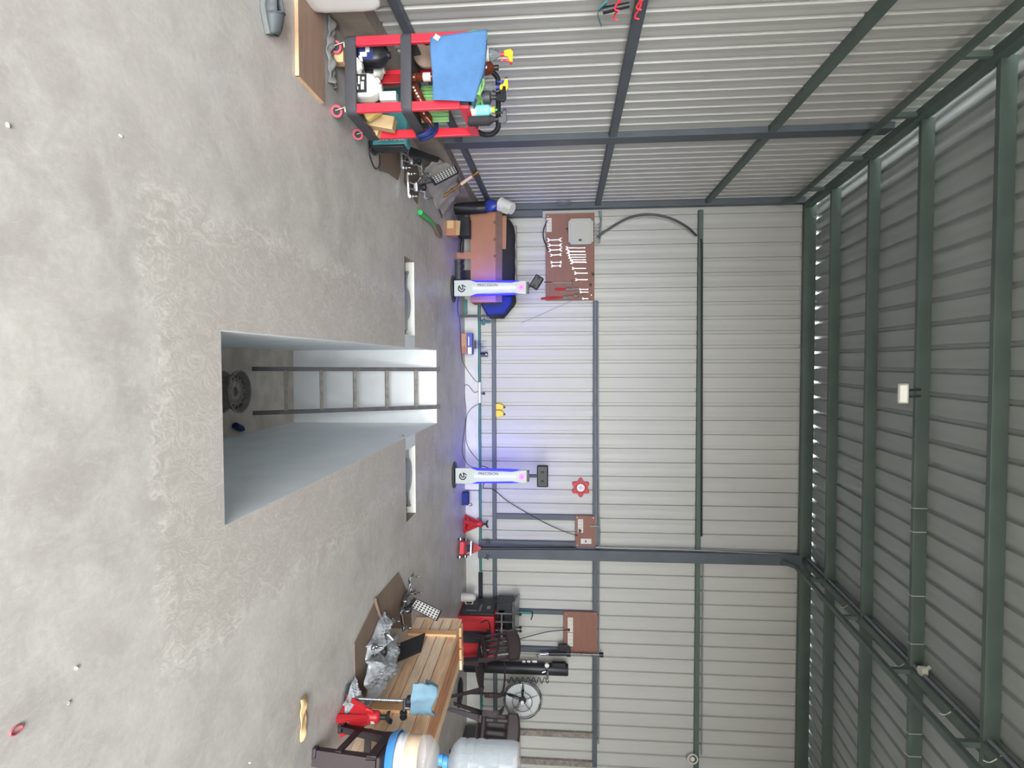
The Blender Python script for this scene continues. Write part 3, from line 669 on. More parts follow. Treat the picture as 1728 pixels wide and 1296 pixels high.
def clamp(label, p0, p1, tc, face_front, side=1, tilt=0, zz=.05):
    """chrome four-finger wheel clamp lying between p0 and p1 (floor points) with its target board (4 corners tc)"""
    p0 = V(p0); p1 = V(p1); c = (p0 + p1) / 2; t = thing('wheel_clamp', label, 'wheel clamp', (c.x, c.y, 0))
    d = (p1 - p0).normalized(); n = V((-d.y, d.x, 0)); up = V((0, 0, 1)); L = (p1 - p0).length
    z = up * zz
    for s in (-1, 1):
        mb = MB(); mb.cyl(p0 + n * s * .028 + z, p1 + n * s * .028 + z, .009, seg=12); mb.build('guide_rod', 'chrome', t)
    mb = MB(); mb.box(c + z, (.1, .1, .05), (0, 0, math.degrees(math.atan2(d.y, d.x)))); mb.build('centre_block', 'steel', t, bev=.01)
    mb = MB(); mb.lathe([(.012, 0), (.012, .03), (.034, .035), (.038, .05), (.036, .07), (.02, .076), (.002, .076)], c + z + d * .09, (0, 0, 1), 16, cap=False); mb.build('knob', 'black', t)
    for s, q in ((-1, p0), (1, p1)):
        mb = MB(); mb.bar(q + n * .1 + z, q - n * .1 + z, .022, .02); 
        for e in (-1, 1):
            b = q + n * e * .1 + z
            mb.bar(b, b + d * s * .035 + up * .05, .028, .014); mb.bar(b + d * s * .035 + up * .05, b + d * s * .03 + up * .09, .022, .012, (1, 0, 0))
        a_ = mb.build('claw_arm', 'chrome', t, bev=.003)
        for e in (-1, 1):
            b = q + n * e * .1 + z + up * .02
            mb = MB(); mb.cyl(b, b + d * s * .075, .006, seg=10); mb.cyl(b + d * s * .03, b + d * s * .052, .015, seg=12); mb.build('claw_pin', 'chrome', a_)
    mb = MB(); mb.tube([c + z + n * .03 * side, c + z + n * .09 * side + up * .05, c + z + n * .05 * side + up * .1], .009, 8, n=4); mb.build('lever', 'chrome', t)
    a, b, e, f = [V(q) for q in tc]   # corners round the board
    ctr = (a + b + e + f) / 4; nn = (b - a).cross(f - a).normalized()
    if nn.dot(CAM - ctr) < 0: nn = -nn
    if not face_front: nn2 = -nn
    mb = MB(); mb.prism([a, b, e, f], -nn * .022); h = mb.build('target_board', 'black_matte', t, bev=.006, label='black target board')
    mb = MB(); mb.cyl(c + z, (a + f) / 2 - nn * .012, .011, seg=12); mb.build('board_arm', 'steel', t)
    if face_front:
        k = .86; q4 = [ctr + (q - ctr) * k + nn * .001 for q in (a, b, e, f)]
        mb = MB(); mb.prism(q4, nn * .0015); g_ = mb.build('target_face', 'white', h, label='white face with black spots')
        mb = MB(); NU, NV = 8, 4
        for i in range(NU):
            for j in range(NV):
                u = (i + .5) / NU; v = (j + .5) / NV
                p = q4[0].lerp(q4[1], u).lerp(q4[3].lerp(q4[2], u), v) + nn * .0018
                eu = (q4[1] - q4[0]) / NU * .30; ev = (q4[3] - q4[0]) / NV * .36
                mb.prism([p + eu * math.cos(w_ * PI / 4) + ev * math.sin(w_ * PI / 4) for w_ in range(8)], nn * .0012)
        mb.build('spot_pattern', 'dot', h)
    return t
g = lambda x, y, z=0: at(x, y, z=z)
clamp('wheel clamp left wall side, black back of its board turned out, next to teal case', g(668, 264), g(702, 276), [at(690, 246, Y=5.45), at(743, 266, Y=5.75), at(740, 272, Y=5.7), at(692, 262, Y=5.35)], False, 1)
clamp('wheel clamp with spotted white board beside the grey plastic sheet', g(680, 313), g(708, 318), [at(725.4, 299, Y=6.35), at(767.6, 277.4, Y=6.55), at(774.4, 290.4, Y=6.5), at(733.8, 311.8, Y=6.3)], True, 1)
# hand brush
t1 = thing('long_brush', 'long brush with bright green handle on the floor by the left wall', 'brush', tuple(g(720, 370)))
a = g(709, 358, .03); b = g(733, 380, .03); c_ = g(745, 395, .03)
mb = MB(); mb.tube([a, a.lerp(b, .5) + V((.0, 0, .01)), b], [.026, .024, .017], 12); mb.build('handle', 'green', t1)
mb = MB(); d = (c_ - b).normalized(); n = V((d.y, -d.x, 0)); mb.loft([[b + n * .02 + V((0, 0, -.01)), b + n * .02 + V((0, 0, .012)), b - n * .02 + V((0, 0, .012)), b - n * .02 + V((0, 0, -.01))], [b.lerp(c_, .5) + n * .06 + V((0, 0, -.02)), b.lerp(c_, .5) + n * .06 + V((0, 0, .02)), b.lerp(c_, .5) - n * .06 + V((0, 0, .02)), b.lerp(c_, .5) - n * .06 + V((0, 0, -.02))], [c_ + n * .05 + V((0, 0, -.02)), c_ + n * .05 + V((0, 0, .01)), c_ - n * .035 + V((0, 0, .01)), c_ - n * .035 + V((0, 0, -.02))]]); mb.build('bristles', 'cardboard_brown', t1)
# grey plastic sheet heap along the kerb
mb = MB(); random.seed(3)
def heap(u, v):
    y = 6.5 + 1.6 * u; w_ = .05 + .33 * math.sin(PI * min(1, u * .9 + .08)) ** .6
    x = -2.195 + .0 + w_ * v; h_ = (.24 * (1 - v) ** 1.3) * math.sin(PI * min(1, u + .06)) ** .5
    return V((x + .02 * math.sin(u * 23 + v * 5), y, .008 + h_ + .018 * math.sin(u * 31 + v * 7) * (1 - v) + .012 * math.sin(v * 17 + u * 9) * (1 - v)))
mb.grid(heap, 50, 14); o = mb.build('plastic_sheet_heap', 'grey_sheet', solid=.004); tag(o, 'heap of grey plastic sheeting along the left kerb behind the clamps', 'plastic sheet')
mb = MB(); mb.tube([g(727, 305, .01), g(733, 318, .01), g(737, 340, .01), g(746, 368, .01)], .006, 6, n=5); o = mb.build('floor_cable', 'black'); tag(o, 'thin dark cable on the floor beside the grey plastic sheeting', 'cable')
t1 = thing('brass_rod', 'brass coloured rod with a white sleeve leaning on the left wall rail', 'rod', (-1.92, 7.15, 0))
a = at(745, 334, Y=7.2); b = at(803, 293, X=-2.24); 
mb = MB(); mb.tube([a, b], .014, 12)
for k in (.12, .28, .33, .5): mb.cyl(a.lerp(b, k), a.lerp(b, k + .03), .024, seg=12)
mb.cyl(b, b + (b - a).normalized() * .03, .026, seg=12); mb.build('shaft', 'brass', t1)
mb = MB(); mb.cyl(a.lerp(b, .55), a.lerp(b, .88), .02, seg=14); mb.build('sleeve', 'pink_label', t1, label='pale sleeve')
# tool rack on left wall (top of view)
t1 = thing('wall_tool_rack', 'black perforated tool rack with red hooks high on left wall', 'tool rack', (-2.2, 3.93, 1.9))
a = at(1016, 4, X=-2.2); b = at(1114, 4, X=-2.2)
mb = MB(); mb.bb((-2.25, a.y - .45, a.z), (-2.225, a.y + .025, b.z)); mb.build('panel', 'black', t1, bev=.006)
for zz, yy in ((a.z + .08, -.02), (a.z + .08, -.12), (a.z + .21, -.02), (a.z + .21, -.12), (a.z + .21, -.22)):
    mb = MB(); mb.tube([(-2.22, a.y + yy, zz + .03), (-2.16, a.y + yy + .02, zz + .02), (-2.12, a.y + yy + .05, zz - .01), (-2.11, a.y + yy + .06, zz + .02)], .006, 8, n=3); mb.box((-2.215, a.y + yy, zz + .02), (.012, .03, .06)); mb.build('hook', 'red', t1)
mb = MB()
for k in range(7): mb.cyl((-2.227, a.y - .01, a.z + .05 + .05 * k), (-2.2235, a.y - .01, a.z + .05 + .05 * k), .006, seg=8)
mb.build('hole', 'offwhite', t1)
t1 = thing('hammer_strap', 'dark handled tool with blue strap hanging from the wall rack', 'tool', (-2.15, 3.97, a.z))
p_ = at(1017, 18, X=-2.13); q_ = at(1062, 8, X=-2.15)
mb = MB(); mb.tube([p_, q_], [.022, .016], 12); mb.build('handle', 'black', t1)
pts = [at(1024, 4, X=-2.14), at(1011, 16, X=-2.12), at(1009, 26, X=-2.12), at(1015, 44, X=-2.13)]
mb = MB(); cp = smooth_curve(pts, 6); mb.loft([[p + V((0, -.02, 0)), p + V((0, .02, 0))] for p in cp], cap=False, closed=False); mb.build('strap', 'teal_case', t1, solid=.004)
# cable ring on left wall
c_ = at(951, 339, X=-2.3); mb = MB()
for k in range(3): mb.ring(c_ + V((.02 + .006 * k, .01 * k, .008 * k)), (1, .05 * k, 0), .1, .004, 30, 6)
M_ring = mb.build('wire_coil', 'galv'); M_ring.scale = (1, 1, 1); tag(M_ring, 'thin grey wire coil hanging on the left wall near corner', 'wire coil')
# ================================================================ BACK LEFT CORNER
def fbox(name, label, cat, px, Y0, Y1, m_, bev=.006, parent=None):
    """box whose front face (depth Y0) spans px=(x0,y0,x1,y1)"""
    p = at(px[0], px[1], Y=Y0); q = at(px[2], px[3], Y=Y0)
    mb = MB(); mb.bb((p.x, Y0, max(p.z, .002)), (q.x, Y1, q.z)); o = mb.build(name, m_, parent, bev=bev)
    return tag(o, label, cat) if label else o
# large flat carton on low supports
YC = 8.55
t1 = thing('long_carton', 'long brown cardboard carton lying by the back wall, left corner', 'box', (-1.5, 8.75, .18))
p = at(793, 358, Y=YC); q = at(838, 510, Y=YC)
mb = MB(); mb.bb((p.x, YC, p.z), (q.x, YC + .38, q.z)); mb.build('carton_body', 'cardboard', t1, bev=.008)
mb = MB(); mb.prism([(p.x, YC - .004, q.z - .012), (q.x, YC - .004, q.z - .012), (q.x, YC + .02, q.z + .075), (p.x, YC + .02, q.z + .085)], (0, .006, 0)); mb.build('flap', 'cardboard_dark', t1, label='upper flap of darker card')
mb = MB(); pp = at(838, 400, Y=YC); mb.prism([(p.x + .05, YC + .03, q.z), (pp.x + .16, YC + .03, q.z), (pp.x + .16, YC + .05, q.z + .13), (p.x + .05, YC + .05, q.z + .14)], (0, .006, 0)); mb.build('flap', 'cardboard', t1)
mb = MB()
for py in (375, 404, 432): a = at(836, py, Y=YC); mb.bb((a.x - .02, YC - .003, q.z - .04), (a.x + .02, YC, q.z - .005))
mb.build('tape_mark', 'cardboard_dark', t1)
mb = MB(); a = at(770, 426, Y=YC); b = at(803, 437, Y=YC); mb.bb((a.x, YC - .01, .0), (b.x, YC + .0, b.z)); mb.build('hanging_flap', 'cardboard', t1, bev=.002)
for x in (-1.95, -1.2):
    mb = MB(); mb.bb((x - .1, YC + .08, 0), (x + .1, YC + .3, p.z - .001)); o = mb.build('support_block', 'black_matte', bev=.004); tag(o, 'dark block under the long carton, ' + ('left one' if x < -1.5 else 'right one'), 'block')
# long black trim part on top of the carton
t1 = thing('black_bumper_part', 'long black plastic bumper part lying on the long carton', 'car part', (-1.4, 8.8, .55))
rings = []
for i in range(25):
    u = i / 24; x = at(850, 370, Y=8.8).x + (at(850, 537, Y=8.8).x - at(850, 370, Y=8.8).x) * u
    lo = .555 if u < .84 else .555 - (u - .84) * .8; hi = .80 + .012 * math.sin(u * 40) * .4 - (.18 * (u - .86) / .14 if u > .86 else 0) - (.08 * (1 - u / .1) if u < .1 else 0)
    rings.append([V((x, 8.7, lo)), V((x, 8.68, lo + .3 * (hi - lo))), V((x, 8.74, lo + .75 * (hi - lo))), V((x, 8.82, hi)), V((x, 8.9, hi)), V((x, 8.9, lo))])
mb = MB(); mb.loft(rings); mb.build('shell', 'black_matte', t1)
mb = MB(); mb.loft([[V((x_, 8.83, z_)) for z_ in (.76, .81)] + [V((x_, 8.95, .81)), V((x_, 8.95, .76))] for x_ in [at(860, 380, Y=8.83).x + k * .05 for k in range(20)]]); mb.build('edge_strip', 'rust_steel', t1)
# dark bag hanging off the right end
mb = MB(); pts = [(812, 508), (812, 515), (822, 533), (852, 532), (864, 512), (864, 500), (840, 497)]
P_ = [at(x, y, Y=8.72) for x, y in pts]; c_ = sum(P_, V()) / len(P_)
mb.loft([[c_ + (p - c_) * k + V((0, dy, 0)) for p in P_] for k, dy in ((.5, -.05), (.88, -.035), (1, .0), (1, .08), (.85, .12), (.4, .14))]); o = mb.build('dark_fabric_bag', 'navy', bev=.006, ang=60); tag(o, 'dark navy bag hanging at the right end of the long carton', 'bag')
mb = MB(); a = at(828, 533, Y=8.8); mb.bb((a.x - .02, 8.78, .0), (a.x + .02, 8.82, a.z + .0)); o = mb.build('bag_prop', 'black'); tag(o, 'thin dark prop standing below the navy bag', 'prop')
# tools in front of the carton
t1 = thing('small_carton', 'small open cardboard box standing before the black tool case', 'box', tuple(at(753, 385, z=0)))
Y0 = at(752, 385, z=0).y; a = at(753, 372, Y=Y0); b = at(770, 397, Y=Y0)
mb = MB(); mb.bb((a.x, Y0, 0), (b.x, Y0 + .14, b.z)); mb.build('carton_body', 'cardboard', t1, bev=.003)
mb = MB(); mb.bb((a.x - .0, Y0 - .003, b.z * .15), (b.x - .09, Y0, b.z * .75)); mb.build('printed_label', 'tan', t1)
mb = MB(); mb.prism([(a.x, Y0, b.z), (b.x, Y0, b.z), (b.x + .01, Y0 - .05, b.z + .05), (a.x + .02, Y0 - .04, b.z + .06)], (0, .003, 0)); mb.build('flap', 'tan', t1)
fbox('black_tool_case', 'black tool case lying on floor left of the small open box', 'case', (772, 366, 791, 398), 8.2, 8.42, 'black_matte')
t1 = thing('torque_bar', 'long steel bar with black grip leaning before the long carton', 'tool', tuple(at(782, 390, Y=8.3)))
a = at(779, 353, Y=8.4); b = at(781, 400, Y=8.3); mb = MB(); mb.tube([at(775, 349, Y=8.4), at(783, 358, Y=8.4), at(783, 380, Y=8.3), b], .009, 8); mb.build('shaft', 'chrome', t1)
mb = MB(); mb.tube([b, at(780, 410, Y=8.3), at(779, 426, Y=8.3)], [.018, .026, .024], 12, n=4); mb.build('grip', 'black', t1)
mb = MB(); a = at(777, 439, Y=8.4); b = at(789, 472, Y=8.4)
mb.loft([[V((a.x + (b.x - a.x) * u, 8.4 + .06 * math.cos(q), .05 + (.07 + .015 * math.sin(u * 20 + q)) * max(0, math.sin(q)) + .0 - .045 * (math.sin(q) < 0))) for q in [2 * PI * i / 12 for i in range(12)]] for u in [k / 10 for k in range(11)]]); o = mb.build('black_bin_bag', 'black'); tag(o, 'crumpled black plastic bag under right end of the long carton', 'bag')
# bin bag with bucket in the corner
BX, BYY = -2.10, 8.36
mb = MB(); mb.loft([[V((BX + r_ * (1 + .12 * math.sin(3 * q + k)) * math.cos(q), BYY + r_ * (1 + .1 * math.sin(4 * q + 2 * k)) * math.sin(q), z)) for q in [2 * PI * i / 24 for i in range(24)]] for k, (r_, z) in enumerate(((.06, .0), (.07, .01), (.075, .15), (.08, .3), (.08, .44), (.05, .49)))]); o = mb.build('rubbish_bag', 'black'); tag(o, 'black filled bag in the corner under the white bucket', 'bag')
t1 = thing('white_bucket', 'white bucket with blue wrapper tipped over in the back left corner', 'bucket', (BX, BYY, .5))
A = T(BX + .02, BYY, .80) @ R('Y', 205) @ R('X', -20)
mb = MB(M0=A); mb.lathe([(.002, 0), (.075, 0), (.08, .005), (.094, .19), (.098, .19), (.098, .205), (.09, .205), (.088, .19), (.076, .02), (.002, .02)], seg=32, cap=False); mb.build('pail', 'white', t1)
mb = MB(); q = at(853, 356, Y=BYY - .1); mb.box(q, (.07, .004, .09), (0, 20, 0)); mb.build('printed_label', 'grey_box', t1)
mb = MB(); q0_ = at(829, 348, Y=BYY - .05)
mb.loft([[q0_ + V((r_ * (1 + .2 * math.sin(3 * q + k * 2)) * math.cos(q), -.01 * k + .6 * r_ * math.sin(q), z)) for q in [2 * PI * i / 20 for i in range(20)]] for k, (r_, z) in enumerate(((.03, -.09), (.07, -.06), (.085, -.01), (.07, .05), (.04, .08)))]); o = mb.build('blue_wrapper', 'blue'); tag(o, 'shiny blue plastic wrapper spilling from the tipped white bucket', 'wrapper')
# ================================================================ ALIGNMENT POSTS
def post(label, cx, Y, cam_rot):
    t = thing('alignment_post', label, 'measuring post', (cx, Y, 0))
    A = T(cx, Y, 0)
    mb = MB(M0=A); mb.lathe([(.18, 0), (.182, .004), (.182, .012), (.175, .018), (.002, .018)], seg=40, cap=False)
    for s in (-1, 1): mb.cyl((s * .15, -.05, .018), (s * .15, -.05, .03), .012, seg=10)
    mb.build('base_plate', 'post_dark', t)
    def fr(hw, z, y=-.06): return V((hw * 1.0, y, z))
    ol = [(.106, .03), (.108, .24), (.078, .33), (.066, .80), (.088, .93), (.09, 1.0)]
    poly = [(x, z) for x, z in ol] + [(-x, z) for x, z in reversed(ol)]
    mb = MB(M0=A); mb.prism([(x, -.075, z) for x, z in poly], (0, .05, 0)); mb.build('front_cover', 'post_body', t, bev=.006)
    mb = MB(M0=A); mb.loft([[V((s * w_, y, z)) for s, y in ((-1, -.03), (1, -.03), (.8, .1), (-.8, .1))] for w_, z in ((.1, .02), (.1, .26), (.075, .36), (.062, .80), (.08, .92))]); mb.build('column', 'post_dark', t, bev=.004)
    for s in (-1, 1):
        mb = MB(M0=A); mb.prism([(s * .108, -.05, .25), (s * .081, -.05, .33), (s * .069, -.05, .80), (s * .09, -.05, .9), (s * .096, -.05, .78), (s * .102, -.05, .36)], (0, .03, 0)); mb.build('side_light', 'led_blue_dim', t, bev=.002)
        mb = MB(M0=A); mb.bb((s * .045, .102, .32), (s * .06, .11, .8)); mb.build('rear_light', 'led_blue', t)
    mb = MB(M0=A); mb.bb((-.010, -.094, .29), (.008, -.074, .86)); mb.build('light_strip', 'led_white', t, bev=.003)
    mb = MB(M0=A); mb.text('PRECISION', .056, Matrix(((0, -1, 0, -.018), (0, 0, -1, -.0775), (1, 0, 0, .345), (0, 0, 0, 1)))); mb.build('lettering', 'dot', t)
    # emblem: open ring with a bent stroke inside; drawn in text space (a right = up the post, b up = towards left)
    E = lambda a, b: V((-b, -.0765, a))
    mb = MB(M0=A); c0 = (.132, -.004); r0, r1 = .034, .051
    pa = []; 
    for k in range(19):
        q = math.radians(125 + k * 13); pa.append((c0[0] + r1 * math.cos(q), c0[1] + r1 * math.sin(q)))
    pb = []
    for k in range(19):
        q = math.radians(125 + (18 - k) * 13); pb.append((c0[0] + r0 * math.cos(q), c0[1] + r0 * math.sin(q)))
    for k in range(18):
        mb.prism([E(*pa[k]), E(*pa[k + 1]), E(*pb[17 - k]), E(*pb[18 - k])], (0, -.002, 0))
    zz = [(.10, .038), (.122, -.016), (.152, -.012), (.138, .044), (.186, .014)]
    for (a0, b0), (a1, b1) in zip(zz, zz[1:]): mb.bar(E(a0, b0), E(a1, b1), .015, .002, (0, 1, 0))
    mb.build('emblem', 'print_dark', t)
    mb = MB(M0=A); mb.lathe([(.002, 0), (.038, 0), (.038, .014), (.002, .014)], (0, -.076, .935), (0, -1, 0), 28, cap=False); h = mb.build('ring_light', 'led_pink', t)
    mb = MB(M0=A); mb.cyl((0, -.088, .935), (0, -.097, .935), .008, seg=12); mb.build('lens', 'dot', h)
    mb = MB(M0=A); mb.prism([(-.075, -.05, 1.03), (.075, -.05, 1.03), (.06, -.05, .955), (.03, -.05, .93), (-.03, -.05, .93), (-.06, -.05, .955)], (0, .09, 0)); mb.build('head_bracket', 'post_dark', t, bev=.004)
    mb = MB(M0=A)
    if cam_rot is None:
        mb.cyl((0, 0, 1.03), (0, 0, 1.13), .022, seg=16); mb.build('neck', 'post_dark', t)
        B = A @ T(0, 0, 1.21)
    else:
        mb.tube([(0, 0, 1.0), (-.03, 0, 1.05), (-.06, 0, 1.09)], .018, 10, n=3); mb.build('neck', 'post_dark', t)
        B = A @ T(-.07, -.03, 1.135) @ R('Y', cam_rot)
    mb = MB(M0=B); mb.box((0, 0, 0), (.29 if cam_rot is None else .18, .1, .15 if cam_rot is None else .12)); h = mb.build('camera_head', 'black', t, bev=.014)
    mb = MB(M0=B)
    for s in (-1, 1): mb.cyl((s * .06, -.05, 0), (s * .06, -.056, 0), .02, seg=16)
    mb.build('camera_window', 'dot', h)
    if cam_rot is not None:
        mb = MB(); a_ = at(918, 476, Y=8.1); b_ = at(931, 476, Y=8.1); mb.cyl(a_, b_, .006, seg=8); mb.build('antenna', 'black', t)
    return t
post('white alignment post with tilted black camera, blue lit, before the long carton', -.985, 8.2, 33)
post('white alignment post with upright black camera, blue lit, before the back wall girt', 1.545, 8.2, None)
# ================================================================ SMALL THINGS ALONG THE BACK KERB
t1 = thing('drill_box', 'brown carton near the back kerb below the blue drill set', 'box', (-.27, 8.85, 0))
Y0 = 8.85; a = at(779, 562, Y=Y0); b = at(788, 597, Y=Y0); c_ = at(797, 598, Y=Y0)
mb = MB(); mb.bb((a.x, Y0, 0), (b.x, Y0 + .16, b.z)); mb.build('carton_body', 'cardboard', t1, bev=.003)
mb = MB()
for k in range(4): mb.bb((a.x + .02, Y0 - .002, .01 + k * .017), (b.x - .12 + .02 * (k % 2), Y0, .017 + k * .017))
mb.build('print_lines', 'tan', t1)
t1 = thing('drill_bit_set', 'blue case with white label and upright drill bits by back kerb', 'drill set', (-.27, 8.85, b.z))
mb = MB(); mb.bb((a.x, Y0, b.z + .001), (c_.x, Y0 + .14, c_.z)); mb.build('case', 'blue', t1, bev=.003)
mb = MB(); d = at(790, 586, Y=Y0); mb.bb((d.x, Y0 - .003, b.z + .012), (c_.x - .005, Y0, c_.z - .01)); mb.build('paper_label', 'white', t1)
mb = MB(); mb.bb((at(790, 568, Y=Y0).x, Y0 - .003, b.z + .02), (at(790, 583, Y=Y0).x, Y0, b.z + .035)); mb.build('white_lettering', 'white', t1)
mb = MB(); mb.bb((at(790, 575, Y=Y0).x, Y0 + .04, c_.z), (at(790, 588, Y=Y0).x, Y0 + .12, c_.z + .04)); mb.build('bit_holder', 'tray', t1)
for k, (py, px) in enumerate(((575, 821), (578, 812), (580, 816), (583, 815), (585, 821), (587, 817))):
    q = at(px, py, Y=Y0 + .08); mb = MB(); mb.cyl((q.x, Y0 + .05 + .01 * (k % 3), c_.z + .04), (q.x + .005, Y0 + .05 + .01 * (k % 3), q.z), .004, seg=6); mb.build('drill_bit', 'steel', t1)
p = at(808, 598, Y=9.13)
mb = MB(M0=T(p.x, 9.12, .245)); mb.lathe([(.035, 0), (.038, .005), (.038, .07), (.042, .075), (.042, .1), (.036, .11), (.03, .11), (.03, .05), (.002, .05)], seg=22, cap=False); o = mb.build('steel_cup', 'chrome'); tag(o, 'shiny steel cup standing on the teal pipe', 'cup')
t1 = thing('pipe_valve', 'blue and teal stopcock rising from the teal pipe beside navy bag', 'valve', (at(812, 541, Y=9.13).x, 9.13, .24))
p = at(812, 543, Y=9.13)
mb = MB(M0=T(p.x, 9.13, .24)); mb.cyl((0, 0, 0), (0, 0, .16), .018, seg=14); mb.cyl((-.03, 0, .05), (.05, 0, .05), .02, seg=14); mb.build('body', 'teal', t1)
mb = MB(M0=T(p.x, 9.13, .24)); mb.box((-.01, -.03, .07), (.09, .012, .02)); mb.build('lever_handle', 'blue', t1)
mb = MB(M0=T(p.x, 9.13, .24)); mb.cyl((-.06, -.01, .02), (-.06, -.01, .1), .014, seg=10); mb.build('side_tap', 'white', t1)
t1 = thing('pipe_knob', 'dark round knob on top of the white pipe coupling', 'knob', (at(813, 664, Y=9.14).x, 9.14, .245)); p = at(813, 664, Y=9.14)  # a plain round knob on a short stem, set on the coupling
mb = MB(M0=T(p.x, 9.14, .245)); mb.cyl((0, 0, 0), (0, 0, .03), .008, seg=8); mb.build('stem', 'steel', t1); mb = MB(M0=T(p.x, 9.14, .245)); mb.sphere((0, 0, .045), .022); mb.build('ball', 'tray', t1)
blk('teal_strip', 'short teal plastic strip standing on floor before back kerb', 'strip', (781, 505), (788, 530), 9.1, 9.14, 'teal')
for k, (ya, yb) in enumerate(((681, 691), (692, 703))):
    a = at(838, ya, Y=9.19); b = at(838, yb, Y=9.19); z0 = .471
    t1 = thing('yellow_container', 'yellow container on lower wall rail, ' + ('left of the pair' if k == 0 else 'right of the pair'), 'container', ((a.x + b.x) / 2, 9.19, z0))
    mb = MB(); mb.prism([(a.x, 9.155, z0), (b.x, 9.155, z0), (b.x, 9.155, z0 + .08), (b.x - .02, 9.155, z0 + .115), (a.x + .03, 9.155, z0 + .115), (a.x, 9.155, z0 + .07)], (0, .07, 0)); mb.build('body', 'yellow', t1, bev=.006)
    mb = MB(); mb.cyl((b.x - .035, 9.19, z0 + .115), (b.x - .035, 9.19, z0 + .14), .013, seg=12); mb.build('cap', 'black', t1)
t1 = thing('power_adapter', 'white power box leaning on kerb right of the right alignment post', 'power box', (at(790, 822, Y=9.1).x, 9.1, .03))
a = at(783, 816, Y=9.08); b = at(808, 827, Y=9.08); mb = MB(); mb.bb((a.x, 9.08, max(.002, a.z)), (b.x, 9.15, b.z)); mb.build('housing', 'white', t1, bev=.006)
mb = MB(); mb.bb((b.x, 9.085, .01), (b.x + .012, 9.15, b.z)); mb.build('rear_shell', 'navy', t1)
t1 = thing('dark_blue_box', 'small dark blue box on floor between post and jack stand', 'box', (at(785, 842, Y=8.85).x, 8.9, 0))
a = at(779, 832, Y=8.82); b = at(790, 853, Y=8.82); mb = MB(); mb.bb((a.x, 8.82, 0), (b.x, 8.95, b.z)); mb.build('housing', 'navy', t1, bev=.005)
mb = MB(); mb.tube([(b.x - .03, 8.86, b.z), (b.x - .02, 8.86, b.z + .04), (b.x + .01, 8.87, b.z + .05), (b.x + .02, 8.88, b.z + .01)], .005, 6, n=4); mb.build('wire_tail', 'black', t1)
# cables
def cable(label, pts, r=.005, m_='black', name='cable'):
    mb = MB(); mb.tube(pts, r, 7, n=7); o = mb.build(name, m_); return tag(o, label, 'cable')
F = lambda x, y, Y=9.1: at(x, y, Y=Y)
cable('thin black cable along the back kerb from left post to the drill box', [F(774, 500, 8.3), g(772, 520, .008), g(776, 545, .008), g(779, 600, .008), F(786, 620, 9.12), F(800, 640, 9.13), F(806, 645, 9.13)], .004)
cable('thin black cable hanging below the white pipe coupling', [F(807, 660, 9.12), F(800, 662, 9.12), F(790, 650, 9.12), F(783, 655, 9.1), F(786, 690, 9.12), F(785, 715, 9.05), g(780, 760, .008), F(790, 784, 8.6), F(806, 790, 8.5)], .004)
cable('thin black cable hanging on the kerb left of the right post', [F(807, 682, 9.12), F(795, 690, 9.12), F(787, 705, 9.1), F(786, 740, 9.1), F(793, 760, 9.12), F(808, 778, 9.12)], .004)
cable('black cable running from right post up to socket on small brown board', [F(812, 786, 8.5), F(824, 790, 9.0), F(826, 800, 9.1), F(815, 822, 9.12), F(832, 826, 9.12), F(860, 848, 9.15), F(915, 880, 9.15), F(953, 897, 9.12), F(975, 904, 9.1)], .006)
cable('thin wire slanting down from the tool board to the wall', [F(985, 497, 9.12), F(955, 512, 9.2), F(880, 545, 9.2)], .002, 'tray')
# ================================================================ JACK STANDS AND TROLLEY JACK
def jack_stand(label, loc, rz, s=1.0, lever=True):
    t = thing('jack_stand', label, 'jack stand', loc, rz); 
    def B(): return MB(M0=Matrix.Translation(V(loc)) @ R('Z', rz) @ Matrix.Scale(s, 4))
    mb = B()
    for i in range(4):
        a = PI / 4 + i * PI / 2; c0 = V((.11 * math.cos(a) * 1.1, .11 * math.sin(a) * 1.1, 0)); 
        mb.loft([[c0 + V((dx, dy, 0)) for dx, dy in ((-.022, -.022), (.022, -.022), (.022, .022), (-.022, .022))], [V((.034 * math.cos(a), .034 * math.sin(a), .22)) + V((dx, dy, 0)) for dx, dy in ((-.012, -.012), (.012, -.012), (.012, .012), (-.012, .012))]])
    for i in range(4):
        a = PI / 4 + i * PI / 2; b = a + PI / 2; P0 = lambda q, r_, z: V((r_ * math.cos(q), r_ * math.sin(q), z))
        mb.prism([P0(a, .085, .07), P0(b, .085, .07), P0(b, .036, .225), P0(a, .036, .225)], (0, 0, .006))
        mb.prism([P0(a, .12, .006), P0(b, .12, .006), P0(b, .108, .03), P0(a, .108, .03)], (0, 0, .004))
    mb.build('leg_frame', 'red_deep', t, bev=.003)
    mb = B(); mb.lathe([(.045, .2), (.046, .27), (.035, .285), (.026, .29)], seg=20); mb.build('collar', 'red_deep', t)
    mb = B(); mb.cyl((0, 0, .26), (0, 0, .345), .02, seg=14); mb.prism([(-.055, -.02, .375), (-.05, -.02, .35), (-.02, -.02, .335), (.02, -.02, .335), (.05, -.02, .35), (.055, -.02, .375), (.03, -.02, .358), (-.03, -.02, .358)], (0, .04, 0)); mb.build('saddle', 'black', t, bev=.003)
    if lever:
        mb = B(); mb.tube([(-.03, 0, .25), (-.08, -.01, .235), (-.1, -.01, .20)], [.012, .01, .012], 8, n=3); mb.build('ratchet_lever', 'red_deep', t)
    return t
c_ = g(781, 891); jack_stand('red jack stand with black saddle by the back kerb', (c_.x - .03, 9.02, 0), 12, .98)
t0 = jack_stand('large red jack stand beside the wooden crate, near brown chair', (g(560, 1210).x + .10, 3.95, 0), 25, .9)
